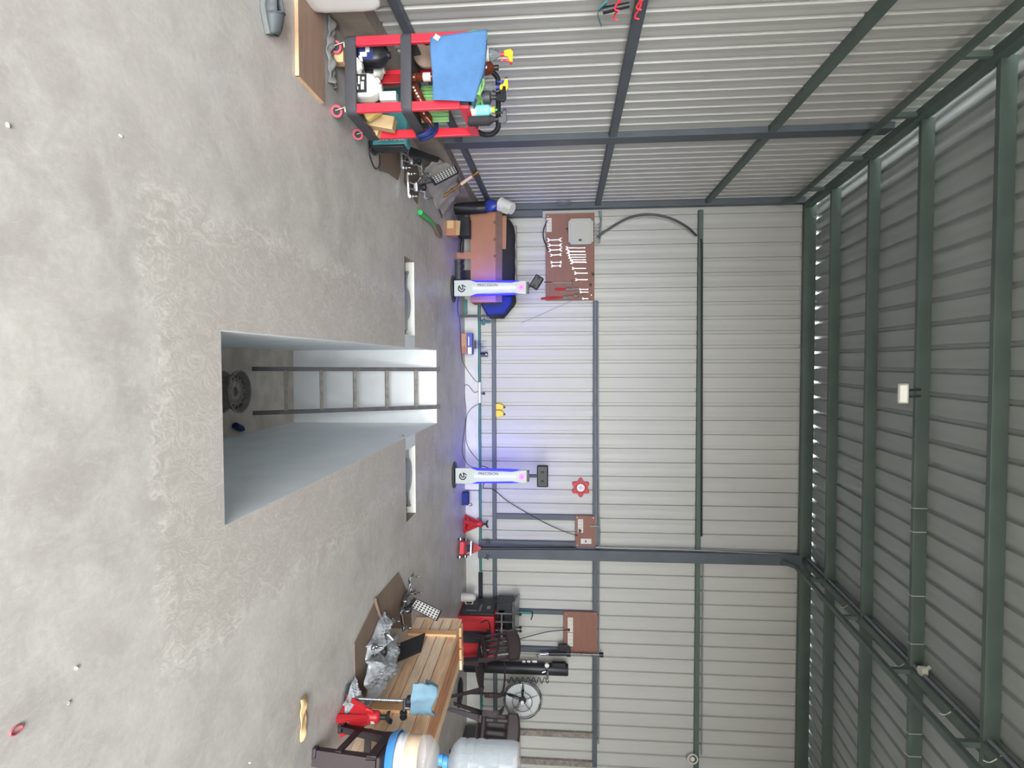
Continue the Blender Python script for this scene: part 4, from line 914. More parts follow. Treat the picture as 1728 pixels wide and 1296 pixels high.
mb = MB(M0=T(g(560, 1210).x + .10, 3.95, 0) @ R('Z', 25)); mb.box((.0, -.043, .22), (.02, .004, .025)); mb.build('white_sticker', 'white', t0)
Yj = 8.6; cx = at(785, 925, Y=Yj).x
t1 = thing('trolley_jack', 'red trolley jack with its long black handle against the grey post', 'jack', (cx, Yj, 0))
A = T(cx, Yj, 0) @ R('Z', -17)
for s in (-1, 1):
    mb = MB(M0=A); mb.prism([(s * .09, -.2, .03), (s * .09, .42, .03), (s * .09, .42, .10), (s * .09, .2, .16), (s * .09, -.1, .12), (s * .09, -.22, .08)], (s * .008, 0, 0)); mb.build('side_plate', 'red_deep', t1, bev=.003)
    for y, r_ in ((-.16, .035), (.36, .03)):
        mb = MB(M0=A); mb.cyl((s * .105, y, r_), (s * .14, y, r_), r_, seg=18); mb.build('wheel', 'steel', t1)
mb = MB(M0=A); mb.box((0, -.17, .06), (.17, .03, .06)); mb.box((0, -.1, .1), (.15, .1, .02), (20, 0, 0)); mb.build('front_beam', 'red', t1, bev=.004)
mb = MB(M0=A); mb.box((0, .03, .13), (.10, .3, .035), (8, 0, 0)); mb.build('lift_arm', 'tray', t1, bev=.004)
mb = MB(M0=A); mb.box((0, .0, .165), (.2, .02, .02)); mb.build('cross_bar', 'chrome', t1)
mb = MB(M0=A); mb.loft([[V((s * .085, .3, .12)) for s in (-1, 1)] + [V((.085, .36, .12)), V((-.085, .36, .12))], [V((s * .02, .3, .27)) for s in (-1, 1)] + [V((.02, .34, .27)), V((-.02, .34, .27))]]); mb.build('handle_yoke', 'red_deep', t1, bev=.003)
a = A @ V((0, .32, .25)); b = at(972, 926, Y=9.04)
mb = MB(); mb.tube([a, b], .02, 12); mb.build('handle', 'black', t1)
# wing brackets behind the handle
for k, (py, s) in enumerate(((914, -1), (940, 1))):
    p = at(822, py, Y=9.06)
    mb = MB(M0=T(p.x, 9.06, p.z) @ R('Y', s * 20)); mb.prism([(-.04, 0, -.03), (0, 0, -.012), (.04, 0, -.035), (.03, 0, .0), (.04, 0, .035), (.0, 0, .02), (-.035, 0, .035), (-.022, 0, 0)], (0, .03, 0)); o = mb.build('wing_bracket', 'post_dark', bev=.003); tag(o, 'small dark winged bracket on the grey post, ' + ('left' if s < 0 else 'right') + ' of the jack handle', 'bracket')
    
# ================================================================ BOARDS ON THE BACK WALL
def wallp(x, y, Y=9.12): return at(x, y, Y=Y)
def board(label, x0, y0, x1, y1, Y=9.13):
    a = wallp(x0, y0, Y); b = wallp(x1, y1, Y)
    t = thing('wall_board', label, 'board', ((a.x + b.x) / 2, Y, (a.z + b.z) / 2))
    mb = MB(); mb.bb((a.x, Y, a.z), (b.x, Y + .04, b.z)); mb.build('panel', 'brownboard', t, bev=.002)
    return t
BY = 9.12
def plate(name, label, cat, x0, y0, x1, y1, m_='offwhite', dep=.012, parent=None, Yb=9.13, bev=.002):
    a = wallp(x0, y0, Yb - dep); b = wallp(x1, y1, Yb - dep); mb = MB(); mb.bb((a.x, Yb - dep, a.z), (b.x, Yb, b.z)); o = mb.build(name, m_, parent, bev=bev)
    return tag(o, label, cat) if label else o
def scr(t, pts):
    for x, y in pts:
        p = wallp(x, y, 9.13); mb = MB(); mb.cyl(p, p + V((0, -.004, 0)), .008, seg=8); mb.build('screw', 'chrome', t)
def slots(parent, x0, x1, y0, y1, n):
    mb = MB()
    for k in range(n):
        y = y0 + (y1 - y0) * (k + .5) / n
        for xx in (x0 * .65 + x1 * .35, x0 * .3 + x1 * .7): p = wallp(xx, y, 9.118); mb.box((p.x, 9.1165, p.z), (.012, .002, .006))
    mb.build('socket_slots', 'dot', parent)
bt = board('large brown tool board with spanners and grey electrical box', 921, 361, 1003, 506)
scr(bt, ((925, 365), (998, 498)))
s_ = plate('socket_plate', 'white socket strip at the upper left of large tool board', 'socket', 922, 368, 931, 391); slots(s_, 922, 931, 369, 390, 4)
t1 = thing('electrical_box', 'grey square electrical box with oval lock on the tool board', 'electrical box', tuple(wallp(979, 392, 9.1)))
a = wallp(959, 369, 9.05); b = wallp(1001, 412, 9.05); e = .035
mb = MB(); ol = [(a.x + e, a.z), (b.x - e, a.z), (b.x - e, a.z + .02), (b.x - .018, a.z + .02), (b.x - .018, a.z + e), (b.x, a.z + e), (b.x, b.z - e), (b.x - .018, b.z - e), (b.x - .018, b.z - .02), (b.x - e, b.z - .02), (b.x - e, b.z), (a.x + e, b.z), (a.x + e, b.z - .02), (a.x + .018, b.z - .02), (a.x + .018, b.z - e), (a.x, b.z - e), (a.x, a.z + e), (a.x + .018, a.z + e), (a.x + .018, a.z + .02), (a.x + e, a.z + .02)]
mb.prism([(x, 9.05, z) for x, z in ol], (0, .08, 0)); mb.build('housing', 'grey_box', t1, bev=.002)
mb = MB(); mb.bb((a.x + .03, 9.042, a.z + .03), (b.x - .03, 9.05, b.z - .03)); mb.build('lid', 'grey_box', t1, bev=.004)
p = wallp(979, 405, 9.04); mb = MB(M0=T(p.x, 9.042, p.z) @ Matrix.Diagonal((1, 1, 1.5, 1))); mb.cyl((0, 0, 0), (0, -.006, 0), .017, seg=18); mb.build('lock', 'post_dark', t1)
mb = MB(); p = wallp(955, 386, 9.1); mb.cyl((p.x, 9.1, p.z), (p.x, 9.1, a.z), .014, seg=10); mb.cyl((p.x + .04, 9.1, p.z + .02), (p.x + .04, 9.1, a.z), .01, seg=10); mb.build('cable_gland', 'post_dark', t1)
for k in range(6):
    y = 375 + k * 6; mb = MB(); mb.tube([wallp(1001, y, 9.1), wallp(1008, y + 4, 9.1), wallp(1013, y + 1, 9.12), wallp(1015, 370 - 0 + k * 1.2, 9.13), wallp(1015 - k * .8, 356, 9.15)], .0075, 8, n=4); o = mb.build('conduit_bend', 'galv'); tag(o, 'grey bent conduit above the electrical box, one of six', 'conduit', 'conduit bends above the electrical box')
# spanners
def wrench(name, label, x0, x1, y, hw, dbl, Y=9.122, group=None, m_='chrome', tilt=0):
    a = wallp(x0, y, Y); b = wallp(x1, y + tilt, Y); d = (b - a); L = d.length; d.normalize(); n = V((d.z, 0, -d.x))
    P_ = lambda s, q: a + d * s + n * q
    t = thing(name, label, 'spanner', tuple(a), group=group)
    mb = MB(); sw = hw * .3
    mb.prism([P_(hw, -sw), P_(L - (hw if dbl else 0), -sw), P_(L - (hw if dbl else 0), sw), P_(hw, sw)], (0, -.006, 0)); mb.build('shank', m_, t)
    for c, sg in ((hw, -1),) + (((L - hw, 1),) if dbl else ()):
        pts = []
        for k in range(13):
            q = math.radians(42 + k * 23); pts.append((c + sg * hw * math.cos(q), hw * math.sin(q)))
        pts += [(c - sg * hw * .2, -hw * .45), (c - sg * hw * .2, hw * .45)]
        mb = MB(); mb.prism([P_(s, q) for s, q in pts], (0, -.008, 0)); mb.build('jaw', m_, t)
    if not dbl:
        mb = MB(); mb.prism([P_(L - .01, -sw * 1.2), P_(L + .004, -sw * 1.2), P_(L + .004, sw * 1.2), P_(L - .01, sw * 1.2)], (0, -.01, 0)); mb.build('ring_end', m_, t)
dd = [(921, 950, 405.5, .030, -1), (923, 950, 414, .027, 0), (924, 950, 422.5, .027, -1.5), (927, 949, 431, .022, -1.5), (928, 949, 443, .018, -.5), (929, 948, 449, .019, -.5)]
nm = ['largest and leftmost', 'second from left', 'third from left', 'fourth from left', 'fifth, upper of the small pair', 'smallest, rightmost']
for (x0, x1, y, h_, tl), l in zip(dd, nm): wrench('open_end_spanner', 'double open-end spanner on tool board, ' + l, x0, x1, y, h_, True, tilt=tl)
cc = [(953, 987, 418.5, .025, 0), (954, 987, 424.5, .032, 0), (957, 988, 430, .022, 0), (958, 988, 434, .02, 0), (960, 988, 438.5, .022, 0), (961, 989, 442.5, .028, 0), (964, 988, 453, .02, 0), (968, 991, 461, .02, 0), (970, 991, 472, .018, 0), (977, 992, 488.5, .013, 0), (978, 992, 493, .014, 0), (982, 992, 504, .012, 0)]
nm = ['first from left, long', 'second from left, brightest and widest', 'third from left', 'fourth from left', 'fifth from left', 'sixth from left, last of the tight bunch', 'seventh, straight one by itself', 'eighth, with clear open jaw', 'ninth, above the T-handle key', 'tenth, first of three short ones', 'eleventh, middle short one', 'twelfth, shortest at the board edge']
for k, ((x0, x1, y, h_, tl), l) in enumerate(zip(cc, nm)): wrench('combination_spanner', 'combination spanner in the upper row, ' + l, x0, x1, y, h_, False, Y=9.122 - .004 * (k % 2) * 1, tilt=tl)
t1 = thing('t_handle_key', 'thin silver T-handle key hanging on the tool board', 'key', tuple(wallp(950, 477)))
mb = MB(); mb.cyl(wallp(933, 477), wallp(966, 477), .007, seg=8); mb.build('shaft', 'chrome', t1); mb = MB(); mb.cyl(wallp(965.5, 471), wallp(965.5, 480), .006, seg=8); mb.build('crossbar', 'chrome', t1)
def pliers(label, x0, x1, x2, y, dy, s):
    t = thing('pliers', label, 'pliers', tuple(wallp(x1, y)))
    for q in (-1, 1):
        mb = MB(); mb.tube([wallp(x1, y, 9.115), wallp((x0 + x1) / 2, y + dy * .4 + q * s * .9, 9.11), wallp(x0, y + dy + q * s * .3, 9.11)], [.010, .013, .009], 8, n=3); mb.build('grip', 'red_deep', t)
    mb = MB(); mb.tube([wallp(x1, y, 9.115), wallp(x1 + 4, y, 9.112), wallp(x2, y - 1, 9.115)], [.016, .03, .016], 8, n=3); mb.build('jaws', 'rust_steel', t)
pliers('red handled pliers hanging on the tool board, upper pair', 936, 955, 976, 488, 0, 1)
pliers('red handled pliers with longest handles at the right edge of tool board', 913, 950, 968, 502, 2, 1.2)
pliers('dark nose pliers with short red grips beside the shortest spanner', 958, 968, 980, 499, 2, 1)
for k, (x, y, l) in enumerate(((1001, 462, 'longer'), (997, 480, 'shorter'))):
    mb = MB(); p = wallp(x, y); mb.prism([p + V((-.02, 0, 0)), p + V((0, 0, -.03)), p + V((.04, 0, 0)), p + V((0, 0, .02))], (0, -.012, 0)); o = mb.build('rag_clip', 'brown_plastic'); tag(o, 'small dark clip near the top edge of tool board, ' + l + ' one', 'clip')
b2 = board('small brown board with white socket and switch beside the grey post', 971, 870, 1005, 923); scr(b2, ((974, 873), (1001, 874), (974, 920)))
s_ = plate('socket_plate', 'white socket strip with a black plug on the small board', 'socket', 975, 876, 984, 899); slots(s_, 975, 984, 877, 893, 3)
t1 = thing('black_plug', 'black plug in the white socket of the small brown board', 'plug', tuple(wallp(978, 896))); mb = MB(); p = wallp(978, 896, 9.1); mb.prism([p + V((-.022, 0, -.015)), p + V((.022, 0, -.015)), p + V((.026, 0, .01)), p + V((0, 0, .035)), p + V((-.026, 0, .01))], (0, .018, 0)); mb.build('plug_body', 'black', t1, bev=.003)
s_ = plate('switch_plate', 'white switch plate on the small brown board below the socket', 'switch', 980, 909, 998, 918); mb = MB(); p = wallp(988.5, 913.5, 9.117); mb.box((p.x, 9.117, p.z), (.03, .004, .022)); mb.build('breaker', 'post_dark', s_)
b3 = board('brown board with two white socket strips on the right part of back wall', 951, 1032, 1008, 1105); scr(b3, ((956, 1037), (1004, 1036), (956, 1101), (1003, 1102)))
for (ya, yb, l) in ((1042, 1067, 'upper'), (1068, 1091, 'lower')):
    s_ = plate('socket_plate', ('left' if l == 'upper' else 'right') + ' white socket strip on the brown board right of the grey post', 'socket', 958, ya, 967, yb); slots(s_, 958, 967, ya + 1, yb - 1, 3)
t1 = thing('black_plug', 'black plug in the left socket strip of right brown board', 'plug', tuple(wallp(959, 1063))); mb = MB(); mb.box(wallp(960, 1063, 9.1), (.035, .03, .03)); mb.build('plug_body', 'black', t1, bev=.006)
cable('black cable from the red cabinet up to the socket of right brown board', [F(838, 1083, 8.6), F(862, 1083, 8.9), F(885, 1076, 9.1), F(925, 1066, 9.1), F(958, 1063, 9.1)], .006)
cable('black cord drooping below the socket strip of the large tool board', [F(924, 372, 9.12), F(918, 385, 9.12), F(917, 400, 9.12), F(922, 415, 9.12), F(925, 425, 9.14)], .008)
# conduits along the middle rail
for k, (dz, lab) in enumerate(((0, 'upper grey conduit above the middle wall rail'), (-.035, 'lower grey conduit on the middle wall rail'))):
    z = wallp(1009, 650, 9.15).z + dz
    pts = [(wallp(1000, 509, 9.14).x, 9.14, z - .005), (0.4, 9.14, z), (1.9, 9.14, z + .01), (2.3, 9.14, z + .02 - .01 * k), (2.75, 9.13, z + .03 - .02 * k)]
    mb = MB(); mb.tube(pts, .012, 8, n=4); o = mb.build('conduit', 'galv'); tag(o, lab, 'conduit')
mb = MB(); mb.tube([(3.0, 9.14, wallp(1011, 1000).z), (5.8, 9.14, wallp(1011, 1000).z)], .011, 8); o = mb.build('conduit', 'galv'); tag(o, 'grey conduit along the middle rail right of the grey post', 'conduit')
mb = MB(); x_ = wallp(1100, 926, 9.14).x; mb.tube([wallp(996, 888, 9.11), wallp(1006, 888, 9.11), wallp(1012, 892, 9.11), wallp(1012, 920, 9.11), wallp(1018, 924.5, 9.11), wallp(1180, 929, 9.11), wallp(1345, 937, 9.11)], .011, 8, n=4); o = mb.build('conduit', 'galv'); tag(o, 'long grey conduit climbing beside the grey post up to the roof truss', 'conduit')
mb = MB(); mb.tube([wallp(1012, 945, 9.13), wallp(1182, 948, 9.13), wallp(1345, 955, 9.13)], .009, 8, n=3); o = mb.build('conduit', 'galv'); tag(o, 'thin grey conduit on the right side of grey post', 'conduit')
mb = MB(); mb.tube([wallp(1187, 948, 9.14), (5.9, 9.14, wallp(1187, 948, 9.14).z)], .009, 8); o = mb.build('conduit', 'galv'); tag(o, 'grey conduit along the upper rail right of the grey post', 'conduit')
cable('thick black cable arching from the electrical box up to the upper rail', [wallp(1008, 400, 9.1), wallp(1025, 388, 9.08), wallp(1060, 368, 9.06), wallp(1095, 362, 9.06), wallp(1130, 368, 9.06), wallp(1158, 382, 9.08), wallp(1176, 398, 9.12)], .016)
mb = MB(); mb.tube([wallp(1182, 405, 9.14), wallp(1184.5, 430, 9.14), wallp(1184.5, 650, 9.14), wallp(1184, 905, 9.14)], .013, 8, n=3); o = mb.build('black_cable', 'black'); tag(o, 'black cable running along the top of the upper rail', 'cable')
# red toothed dial
t1 = thing('red_dial', 'red toothed disc with a round white dial hung on back wall', 'dial', tuple(wallp(980, 823, 9.2)))
c_ = wallp(980, 823, 9.2); pts = []
for k in range(72):
    q = 2 * PI * k / 72; r_ = .125 + .022 * math.cos(6 * q) ; pts.append(c_ + V((r_ * math.cos(q), 0, r_ * math.sin(q))))
mb = MB(); mb.prism(pts, (0, .03, 0)); mb.build('toothed_disc', 'red_deep', t1, bev=.004)
mb = MB(); mb.cyl(c_ + V((0, -.008, 0)), c_, .062, seg=32); h = mb.build('dial_face', 'white', t1)
mb = MB(); mb.box(c_ + V((0, -.009, 0)), (.07, .002, .004)); mb.box(c_ + V((0, -.009, 0)), (.004, .002, .07)); mb.build('cross_lines', 'post_dark', h)
mb = MB(); mb.ring(c_ + V((0, -.006, 0)), (0, 1, 0), .066, .006, 32, 6); mb.build('dial_rim', 'red_dark', t1)
# ceiling lamp
t1 = thing('flood_lamp', 'white rectangular flood lamp fixed to a roof purlin', 'lamp', tuple(at(1524, 663, Y=5.78)))
p = at(1524, 664, Y=5.78)
mb = MB(M0=T(p.x, p.y, p.z) @ R('X', 18)); mb.box((0, 0, 0), (.18, .05, .085)); mb.build('housing', 'offwhite', t1, bev=.012)
mb = MB(M0=T(p.x, p.y, p.z) @ R('X', 18)); mb.box((0, -.026, 0), (.155, .006, .06)); mb.build('glass', 'lamp_face', t1, bev=.003)
mb = MB(); q = V((p.x, 5.90, zr(5.90) + .04)); mb.bar(p + V((.03, 0, .03)), q + V((.03, 0, 0)), .02, .006); mb.bar(p + V((-.03, 0, .03)), q + V((-.03, 0, 0)), .02, .006); mb.build('bracket', 'post_dark', t1)
# conduit along right truss
mb = MB(); pts = [V((2.845, y, zr(y) + .03)) for y in (9.0, 7.0, 5.0, 3.0)]; mb.tube(pts, .016, 8); o = mb.build('roof_conduit', 'galv'); tag(o, 'grey conduit running along the right roof truss', 'conduit')
t1 = thing('junction_box', 'round pale junction box on the roof conduit of right truss', 'junction box', (2.83, 5.9, zr(5.9) + .03))
mb = MB(); c_ = V((2.825, 5.75, zr(5.75) + .01)); mb.cyl(c_, c_ + V((0, 0, .05)), .045, seg=20); mb.build('box_body', 'offwhite', t1); mb = MB(); mb.cyl(c_ + V((0, 0, .03)), c_ + V((-.04, .0, .09)), .018, seg=10); mb.build('side_outlet', 'offwhite', t1)
for Y in (7.4, 6.0, 5.2, 4.6):
    mb = MB(); mb.tube([(2.84, Y, zr(Y) + .05), (2.9, Y - .02, zr(Y) - .06), (2.9, Y, zr(Y) - .1)], .004, 6, n=3); o = mb.build('wire_tie', 'offwhite'); tag(o, 'thin white wire tie looped over the right roof truss', 'wire tie', 'wire ties on the right truss')
t1 = thing('ring_light_fixture', 'small round pale fitting on the upper rail at right edge', 'fitting', tuple(wallp(1169, 1281, 9.14)))
mb = MB(); mb.ring(wallp(1169, 1281, 9.14), (0, 1, 0), .07, .012, 28, 8); mb.build('rim', 'offwhite', t1); mb = MB(); mb.cyl(wallp(1169, 1281, 9.14), wallp(1169, 1281, 9.16), .03, seg=16); mb.build('centre', 'offwhite', t1)
# ================================================================ RIGHT SIDE: MACHINES BY THE BACK WALL
Y0 = 8.4
t1 = thing('red_cabinet', 'red metal cabinet with black side panel by the back wall', 'cabinet', (3.85, 8.7, 0))
a = at(772, 1039, Y=Y0); b = at(834, 1112, Y=Y0)
mb = MB(); mb.bb((a.x, Y0, 0), (b.x, Y0 + .62, b.z)); mb.build('body', 'red_deep', t1, bev=.008)
mb = MB(); c1 = at(776, 1064, Y=Y0); c2 = at(822, 1086, Y=Y0); mb.bb((c1.x, Y0 - .006, c1.z), (c2.x, Y0, c2.z)); mb.build('front_recess', 'black_matte', t1, bev=.002)
mb = MB(); c1 = at(822, 1062, Y=Y0); c2 = at(828, 1086, Y=Y0); mb.bb((c1.x, Y0 - .03, c1.z), (c2.x, Y0 - .006, c2.z)); c3 = at(812, 1050, Y=Y0); c4 = at(824, 1046, Y=Y0); mb.tube([V((c3.x, Y0 - .02, c3.z)), V((c4.x, Y0 - .03, c4.z)), V((c1.x + .02, Y0 - .02, c2.z))], .008, 8, n=3); mb.build('bar_handle', 'black', t1)
mb = MB(); c1 = at(810, 1090, Y=Y0); c2 = at(825, 1103, Y=Y0); mb.bb((c1.x, Y0 - .008, c1.z), (c2.x, Y0 - .0, c2.z)); mb.build('paper_notice', 'white', t1)
mb = MB(); mb.bb((a.x - .03, Y0 + .03, .03), (a.x, Y0 + .6, b.z - .01)); h = mb.build('side_panel', 'black', t1, bev=.006)
mb = MB()
mb.bb((a.x - .032, Y0 + .1, b.z * .55), (a.x - .03, Y0 + .35, b.z * .6)); mb.bb((a.x - .032, Y0 + .2, b.z * .75), (a.x - .03, Y0 + .3, b.z * .85)); mb.bb((a.x - .032, Y0 + .12, b.z * .2), (a.x - .03, Y0 + .14, b.z * .5)); mb.build('panel_marks', 'steel', h)
zt = b.z
t1 = thing('chrome_machine', 'compact steel machine with polished cylinder on top of red cabinet', 'machine', (3.8, 8.7, zt))
a = at(838, 1018, Y=8.6); b = at(868, 1080, Y=8.6)
mb = MB(); mb.bb((a.x + .03, 8.68, zt + .001), (b.x, 8.98, b.z - .03)); mb.build('black_body', 'black', t1, bev=.008)
c1 = at(846, 1034, Y=8.6); c2 = at(846, 1076, Y=8.6); mb = MB(); mb.cyl((c1.x, 8.62, c1.z), (c2.x, 8.62, c1.z), .04, seg=22); mb.cyl((c1.x - .01, 8.62, c1.z), (c1.x + .02, 8.62, c1.z), .046, seg=22); mb.build('cylinder', 'chrome', t1)
for k in range(4):
    x_ = c1.x + k * (c2.x - c1.x) / 3; mb = MB(); mb.bb((x_ - .01, 8.57, zt + .001), (x_ + .01, 8.68, b.z - .02)); mb.build('clamp_bracket', 'steel', t1)
mb = MB(); c3 = at(868, 1012, Y=8.6); c4 = at(872, 1083, Y=8.6); c5 = at(884, 1030, Y=8.75); mb.prism([(c3.x, 8.5, b.z), (c4.x, 8.5, b.z), (c4.x - .03, 8.95, b.z + .02), (c3.x + .04, 8.95, b.z + .04)], (0, 0, .015)); mb.build('top_plate', 'steel', t1, bev=.003)
mb = MB(); mb.prism([(c3.x, 8.49, b.z - .02), (c4.x, 8.49, b.z - .02), (c4.x, 8.49, b.z + .012), (c3.x, 8.49, b.z + .02)], (0, .008, 0)); mb.build('plate_rim', 'chrome', t1)
for py in (1038, 1060, 1066):
    q = at(878, py, Y=8.6); mb = MB(); mb.cyl((q.x, 8.62, b.z + .02), (q.x, 8.62, b.z + .075), .01, seg=8); mb.sphere((q.x, 8.62, b.z + .085), .022, u=10, vv=6); mb.build('knob', 'black', t1)
t1 = thing('kettle_jug', 'pale plastic jug standing left of the red cabinet on floor', 'jug', (at(780, 1012, Y=8.6).x, 8.7, 0))
p = at(780, 1010, Y=8.75); mb = MB(M0=T(p.x - .02, 8.75, 0)); mb.lathe([(.06, 0), (.065, .01), (.06, .16), (.04, .2), (.03, .21)], seg=22); mb.build('body', 'offwhite', t1); mb = MB(M0=T(p.x - .02, 8.75, 0)); mb.tube([(.05, 0, .17), (.1, 0, .15), (.1, 0, .07), (.06, 0, .05)], .008, 8, n=4); mb.build('handle', 'offwhite', t1)
p = at(818, 1014, Y=9.1); mb = MB(M0=T(p.x, 9.12, .25)); mb.lathe([(.03, 0), (.032, .05), (.02, .06), (.02, .1), (.03, .11)], seg=18); o = mb.build('small_clear_jar', 'clear'); tag(o, 'small clear jar on the teal pipe behind the red cabinet', 'jar')
t1 = thing('teal_caulking_gun', 'teal tube tool hanging on a wall stud left of right board', 'tool', tuple(at(885, 1034, Y=9.12)))
mb = MB(); mb.cyl(at(868, 1033, Y=9.13), at(897, 1034, Y=9.13), .022, seg=14); mb.build('tube', 'teal', t1); mb = MB(); mb.tube([at(897, 1032, Y=9.12), at(899, 1037, Y=9.12), at(896, 1046, Y=9.12)], .007, 8, n=3); mb.build('trigger', 'black', t1)
# tall black tank, spring compressor
t1 = thing('black_tank', 'tall black steel cylinder with a round white gauge by back wall', 'cylinder', (4.5, 8.95, 0))
p = at(900, 1128, Y=8.95)
mb = MB(M0=T(p.x, 8.95, 0)); mb.lathe([(.08, 0), (.088, .01), (.088, 1.54), (.08, 1.56), (.002, 1.56)], seg=32, cap=False); mb.build('tube', 'black', t1)
mb = MB(M0=T(p.x - .088, 8.93, 1.42)); mb.box((0, 0, 0), (.06, .08, .2)); mb.build('top_bracket', 'black', t1, bev=.006)
mb = MB()
for k, (xx, ww) in enumerate(((884, 5), (892, 5), (902, 8))):
    q = at(xx, 1117, Y=8.87); mb.box((q.x, 8.885, q.z), (.03, .012, ww * .009))
mb.build('white_print', 'offwhite', t1)
q = at(923, 1122, Y=8.84); mb = MB(); mb.cyl((q.x, 8.82, q.z), (q.x, 8.85, q.z), .036, seg=24); g1 = mb.build('gauge', 'chrome', t1); mb = MB(); mb.cyl((q.x, 8.817, q.z), (q.x, 8.82, q.z), .03, seg=24); mb.build('gauge_face', 'white', g1)
mb = MB(); mb.tube([V((q.x + .03, 8.84, q.z - .01)), at(922, 1132, Y=8.85), at(915, 1135, Y=8.84)], .01, 8, n=3); mb.cyl(at(924, 1132, Y=8.84), at(924, 1146, Y=8.84), .018, seg=10); mb.build('valve', 'chrome', t1)
pts = []
for k in range(46):
    u = k / 45; px = 926 - 70 * u; py = 1148 + 5 * math.sin(k * 1.05); pts.append(at(px, py, Y=8.84 + .03 * math.cos(k * 1.05)))
mb = MB(); mb.tube(pts, .006, 7, n=3); o = mb.build('coiled_hose', 'black'); tag(o, 'black coiled air hose hanging in front of the fan from the tank gauge', 'hose')
t1 = thing('spring_compressor', 'black threaded spring compressor hanging beside the right brown board', 'tool', tuple(at(960, 1104, Y=9.05)))
a = at(926, 1103, Y=9.05); b = at(963, 1103, Y=9.05); c_ = at(1012, 1105, Y=9.05)
mb = MB(); mb.cyl(a, b, .032, seg=18); mb.cyl(b, b + (b - a).normalized() * -.06, .045, seg=18); mb.build('barrel', 'black', t1)
mb = MB(); d = c_ - b; mb.cyl(b, c_, .012, seg=10)
for k in range(20): q = b + d * (k + .5) / 20; mb.cyl(q, q + d.normalized() * .008, .022, .016, seg=12)
mb.build('threaded_rod', 'steel', t1)
mb = MB(); mb.cyl(c_, c_ + d.normalized() * .055, .036, seg=16); mb.build('end_cap', 'black', t1)
mb = MB(); mb.cyl(at(912, 1104, Y=9.05), a, .022, seg=14); mb.tube([at(912, 1101, Y=9.05), at(906, 1104, Y=9.05), at(908, 1110, Y=9.05)], .007, 8, n=3); mb.build('end_hook', 'chrome', t1)
mb = MB(); q = at(950, 1093, Y=9.05); mb.box((q.x, 9.05, q.z), (.1, .05, .14)); mb.cyl((q.x + .02, 9.02, q.z + .07), (q.x + .02, 9.08, q.z + .07), .045, seg=20); mb.build('mounting_block', 'black', t1, bev=.008)
# fan
t1 = thing('stand_fan', 'black stand fan with wide round wire cage behind the brown chairs', 'fan', (4.76, 8.45, 0))
c_ = at(882, 1180, Y=8.4); c_ = V((c_.x, 8.4, c_.z)); FR = .275
mb = MB(M0=T(c_.x, 8.5, 0)); mb.lathe([(.2, 0), (.2, .015), (.17, .03), (.03, .05), (.002, .05)], seg=36, cap=False); mb.cyl((0, 0, .04), (0, 0, c_.z - .18), .016, seg=14); mb.build('stand', 'black', t1)
mb = MB(); mb.cyl((c_.x, 8.5, c_.z - .30), (c_.x, 8.5, c_.z - .2), .026, seg=14); mb.cyl((c_.x, 8.5, c_.z - .2), (c_.x, 8.48, c_.z), .02, seg=12); mb.build('neck', 'black', t1)
mb = MB(); mb.lathe([(.002, 0), (.05, 0), (.06, .03), (.06, .1), (.04, .14), (.002, .14)], (c_.x, 8.44, c_.z), (0, 1, 0), 24, cap=False); mb.build('motor_housing', 'black', t1)
mb = MB()
for y_, r_ in ((8.40, FR), (8.345, FR * .93), (8.33, FR * .5), (8.455, FR * .93), (8.40, FR - .02)): mb.ring((c_.x, y_, c_.z), (0, 1, 0), r_, .0042, 48, 6)
for k in range(44):
    q = 2 * PI * k / 44; d = V((math.cos(q), 0, math.sin(q)))
    mb.tube([V((c_.x, 8.325, c_.z)) + d * .05, V((c_.x, 8.33, c_.z)) + d * FR * .5, V((c_.x, 8.345, c_.z)) + d * FR * .93, V((c_.x, 8.40, c_.z)) + d * FR, V((c_.x, 8.455, c_.z)) + d * FR * .93, V((c_.x, 8.47, c_.z)) + d * .06], .0011, 4)
mb.build('wire_cage', 'post_dark', t1)
for k in range(5):
    mb = MB(); a0 = 2 * PI * k / 5
    mb.grid(lambda u, v: V((c_.x, 8.39 + .035 * (v - .5) * 1.0, c_.z)) + V((math.cos(a0 + (v - .5) * 1.25 * (.6 + .4 * u)), 0, math.sin(a0 + (v - .5) * 1.25 * (.6 + .4 * u)))) * (.04 + .20 * u), 8, 10); mb.build('blade', 'fan_blade', t1, solid=.002)
mb = MB(); mb.cyl((c_.x, 8.36, c_.z), (c_.x, 8.42, c_.z), .05, seg=22); mb.build('hub', 'black_matte', t1)
mb = MB(); mb.cyl((c_.x, 8.31, c_.z), (c_.x, 8.33, c_.z), .024, seg=20); mb.build('centre_badge', 'white', t1)
# lettered grey box and planks at far right
t1 = thing('grey_case', 'dark grey blue case with bold lettering behind water jugs', 'case', (5.6, 8.85, 0))
a = at(812, 1246, Y=8.7); b = at(865, 1292, Y=8.7)
mb = MB(); mb.bb((a.x, 8.7, 0), (b.x, 9.0, b.z)); mb.build('shell', 'post_dark', t1, bev=.01)
mb = MB(); q = at(816, 1255, Y=8.7); mb.text('ROCKN', .085, Matrix(((0, -1, 0, q.x), (0, 0, -1, 8.699), (1, 0, 0, q.z), (0, 0, 0, 1)))); mb.build('lettering', 'dot', t1)
mb = MB(); q = at(845, 1262, Y=8.7); mb.box((q.x, 8.697, q.z), (.03, .006, .08)); mb.build('latch', 'dot', t1)
mb = MB(); a2 = at(866, 1229, Y=8.7); mb.bb((a2.x - .0, 8.72, b.z + .001), (b.x, 8.98, b.z + .09)); o = mb.build('wood_plank', 'pine3', bev=.004); tag(o, 'brown wooden plank lying on the grey lettered case', 'plank')
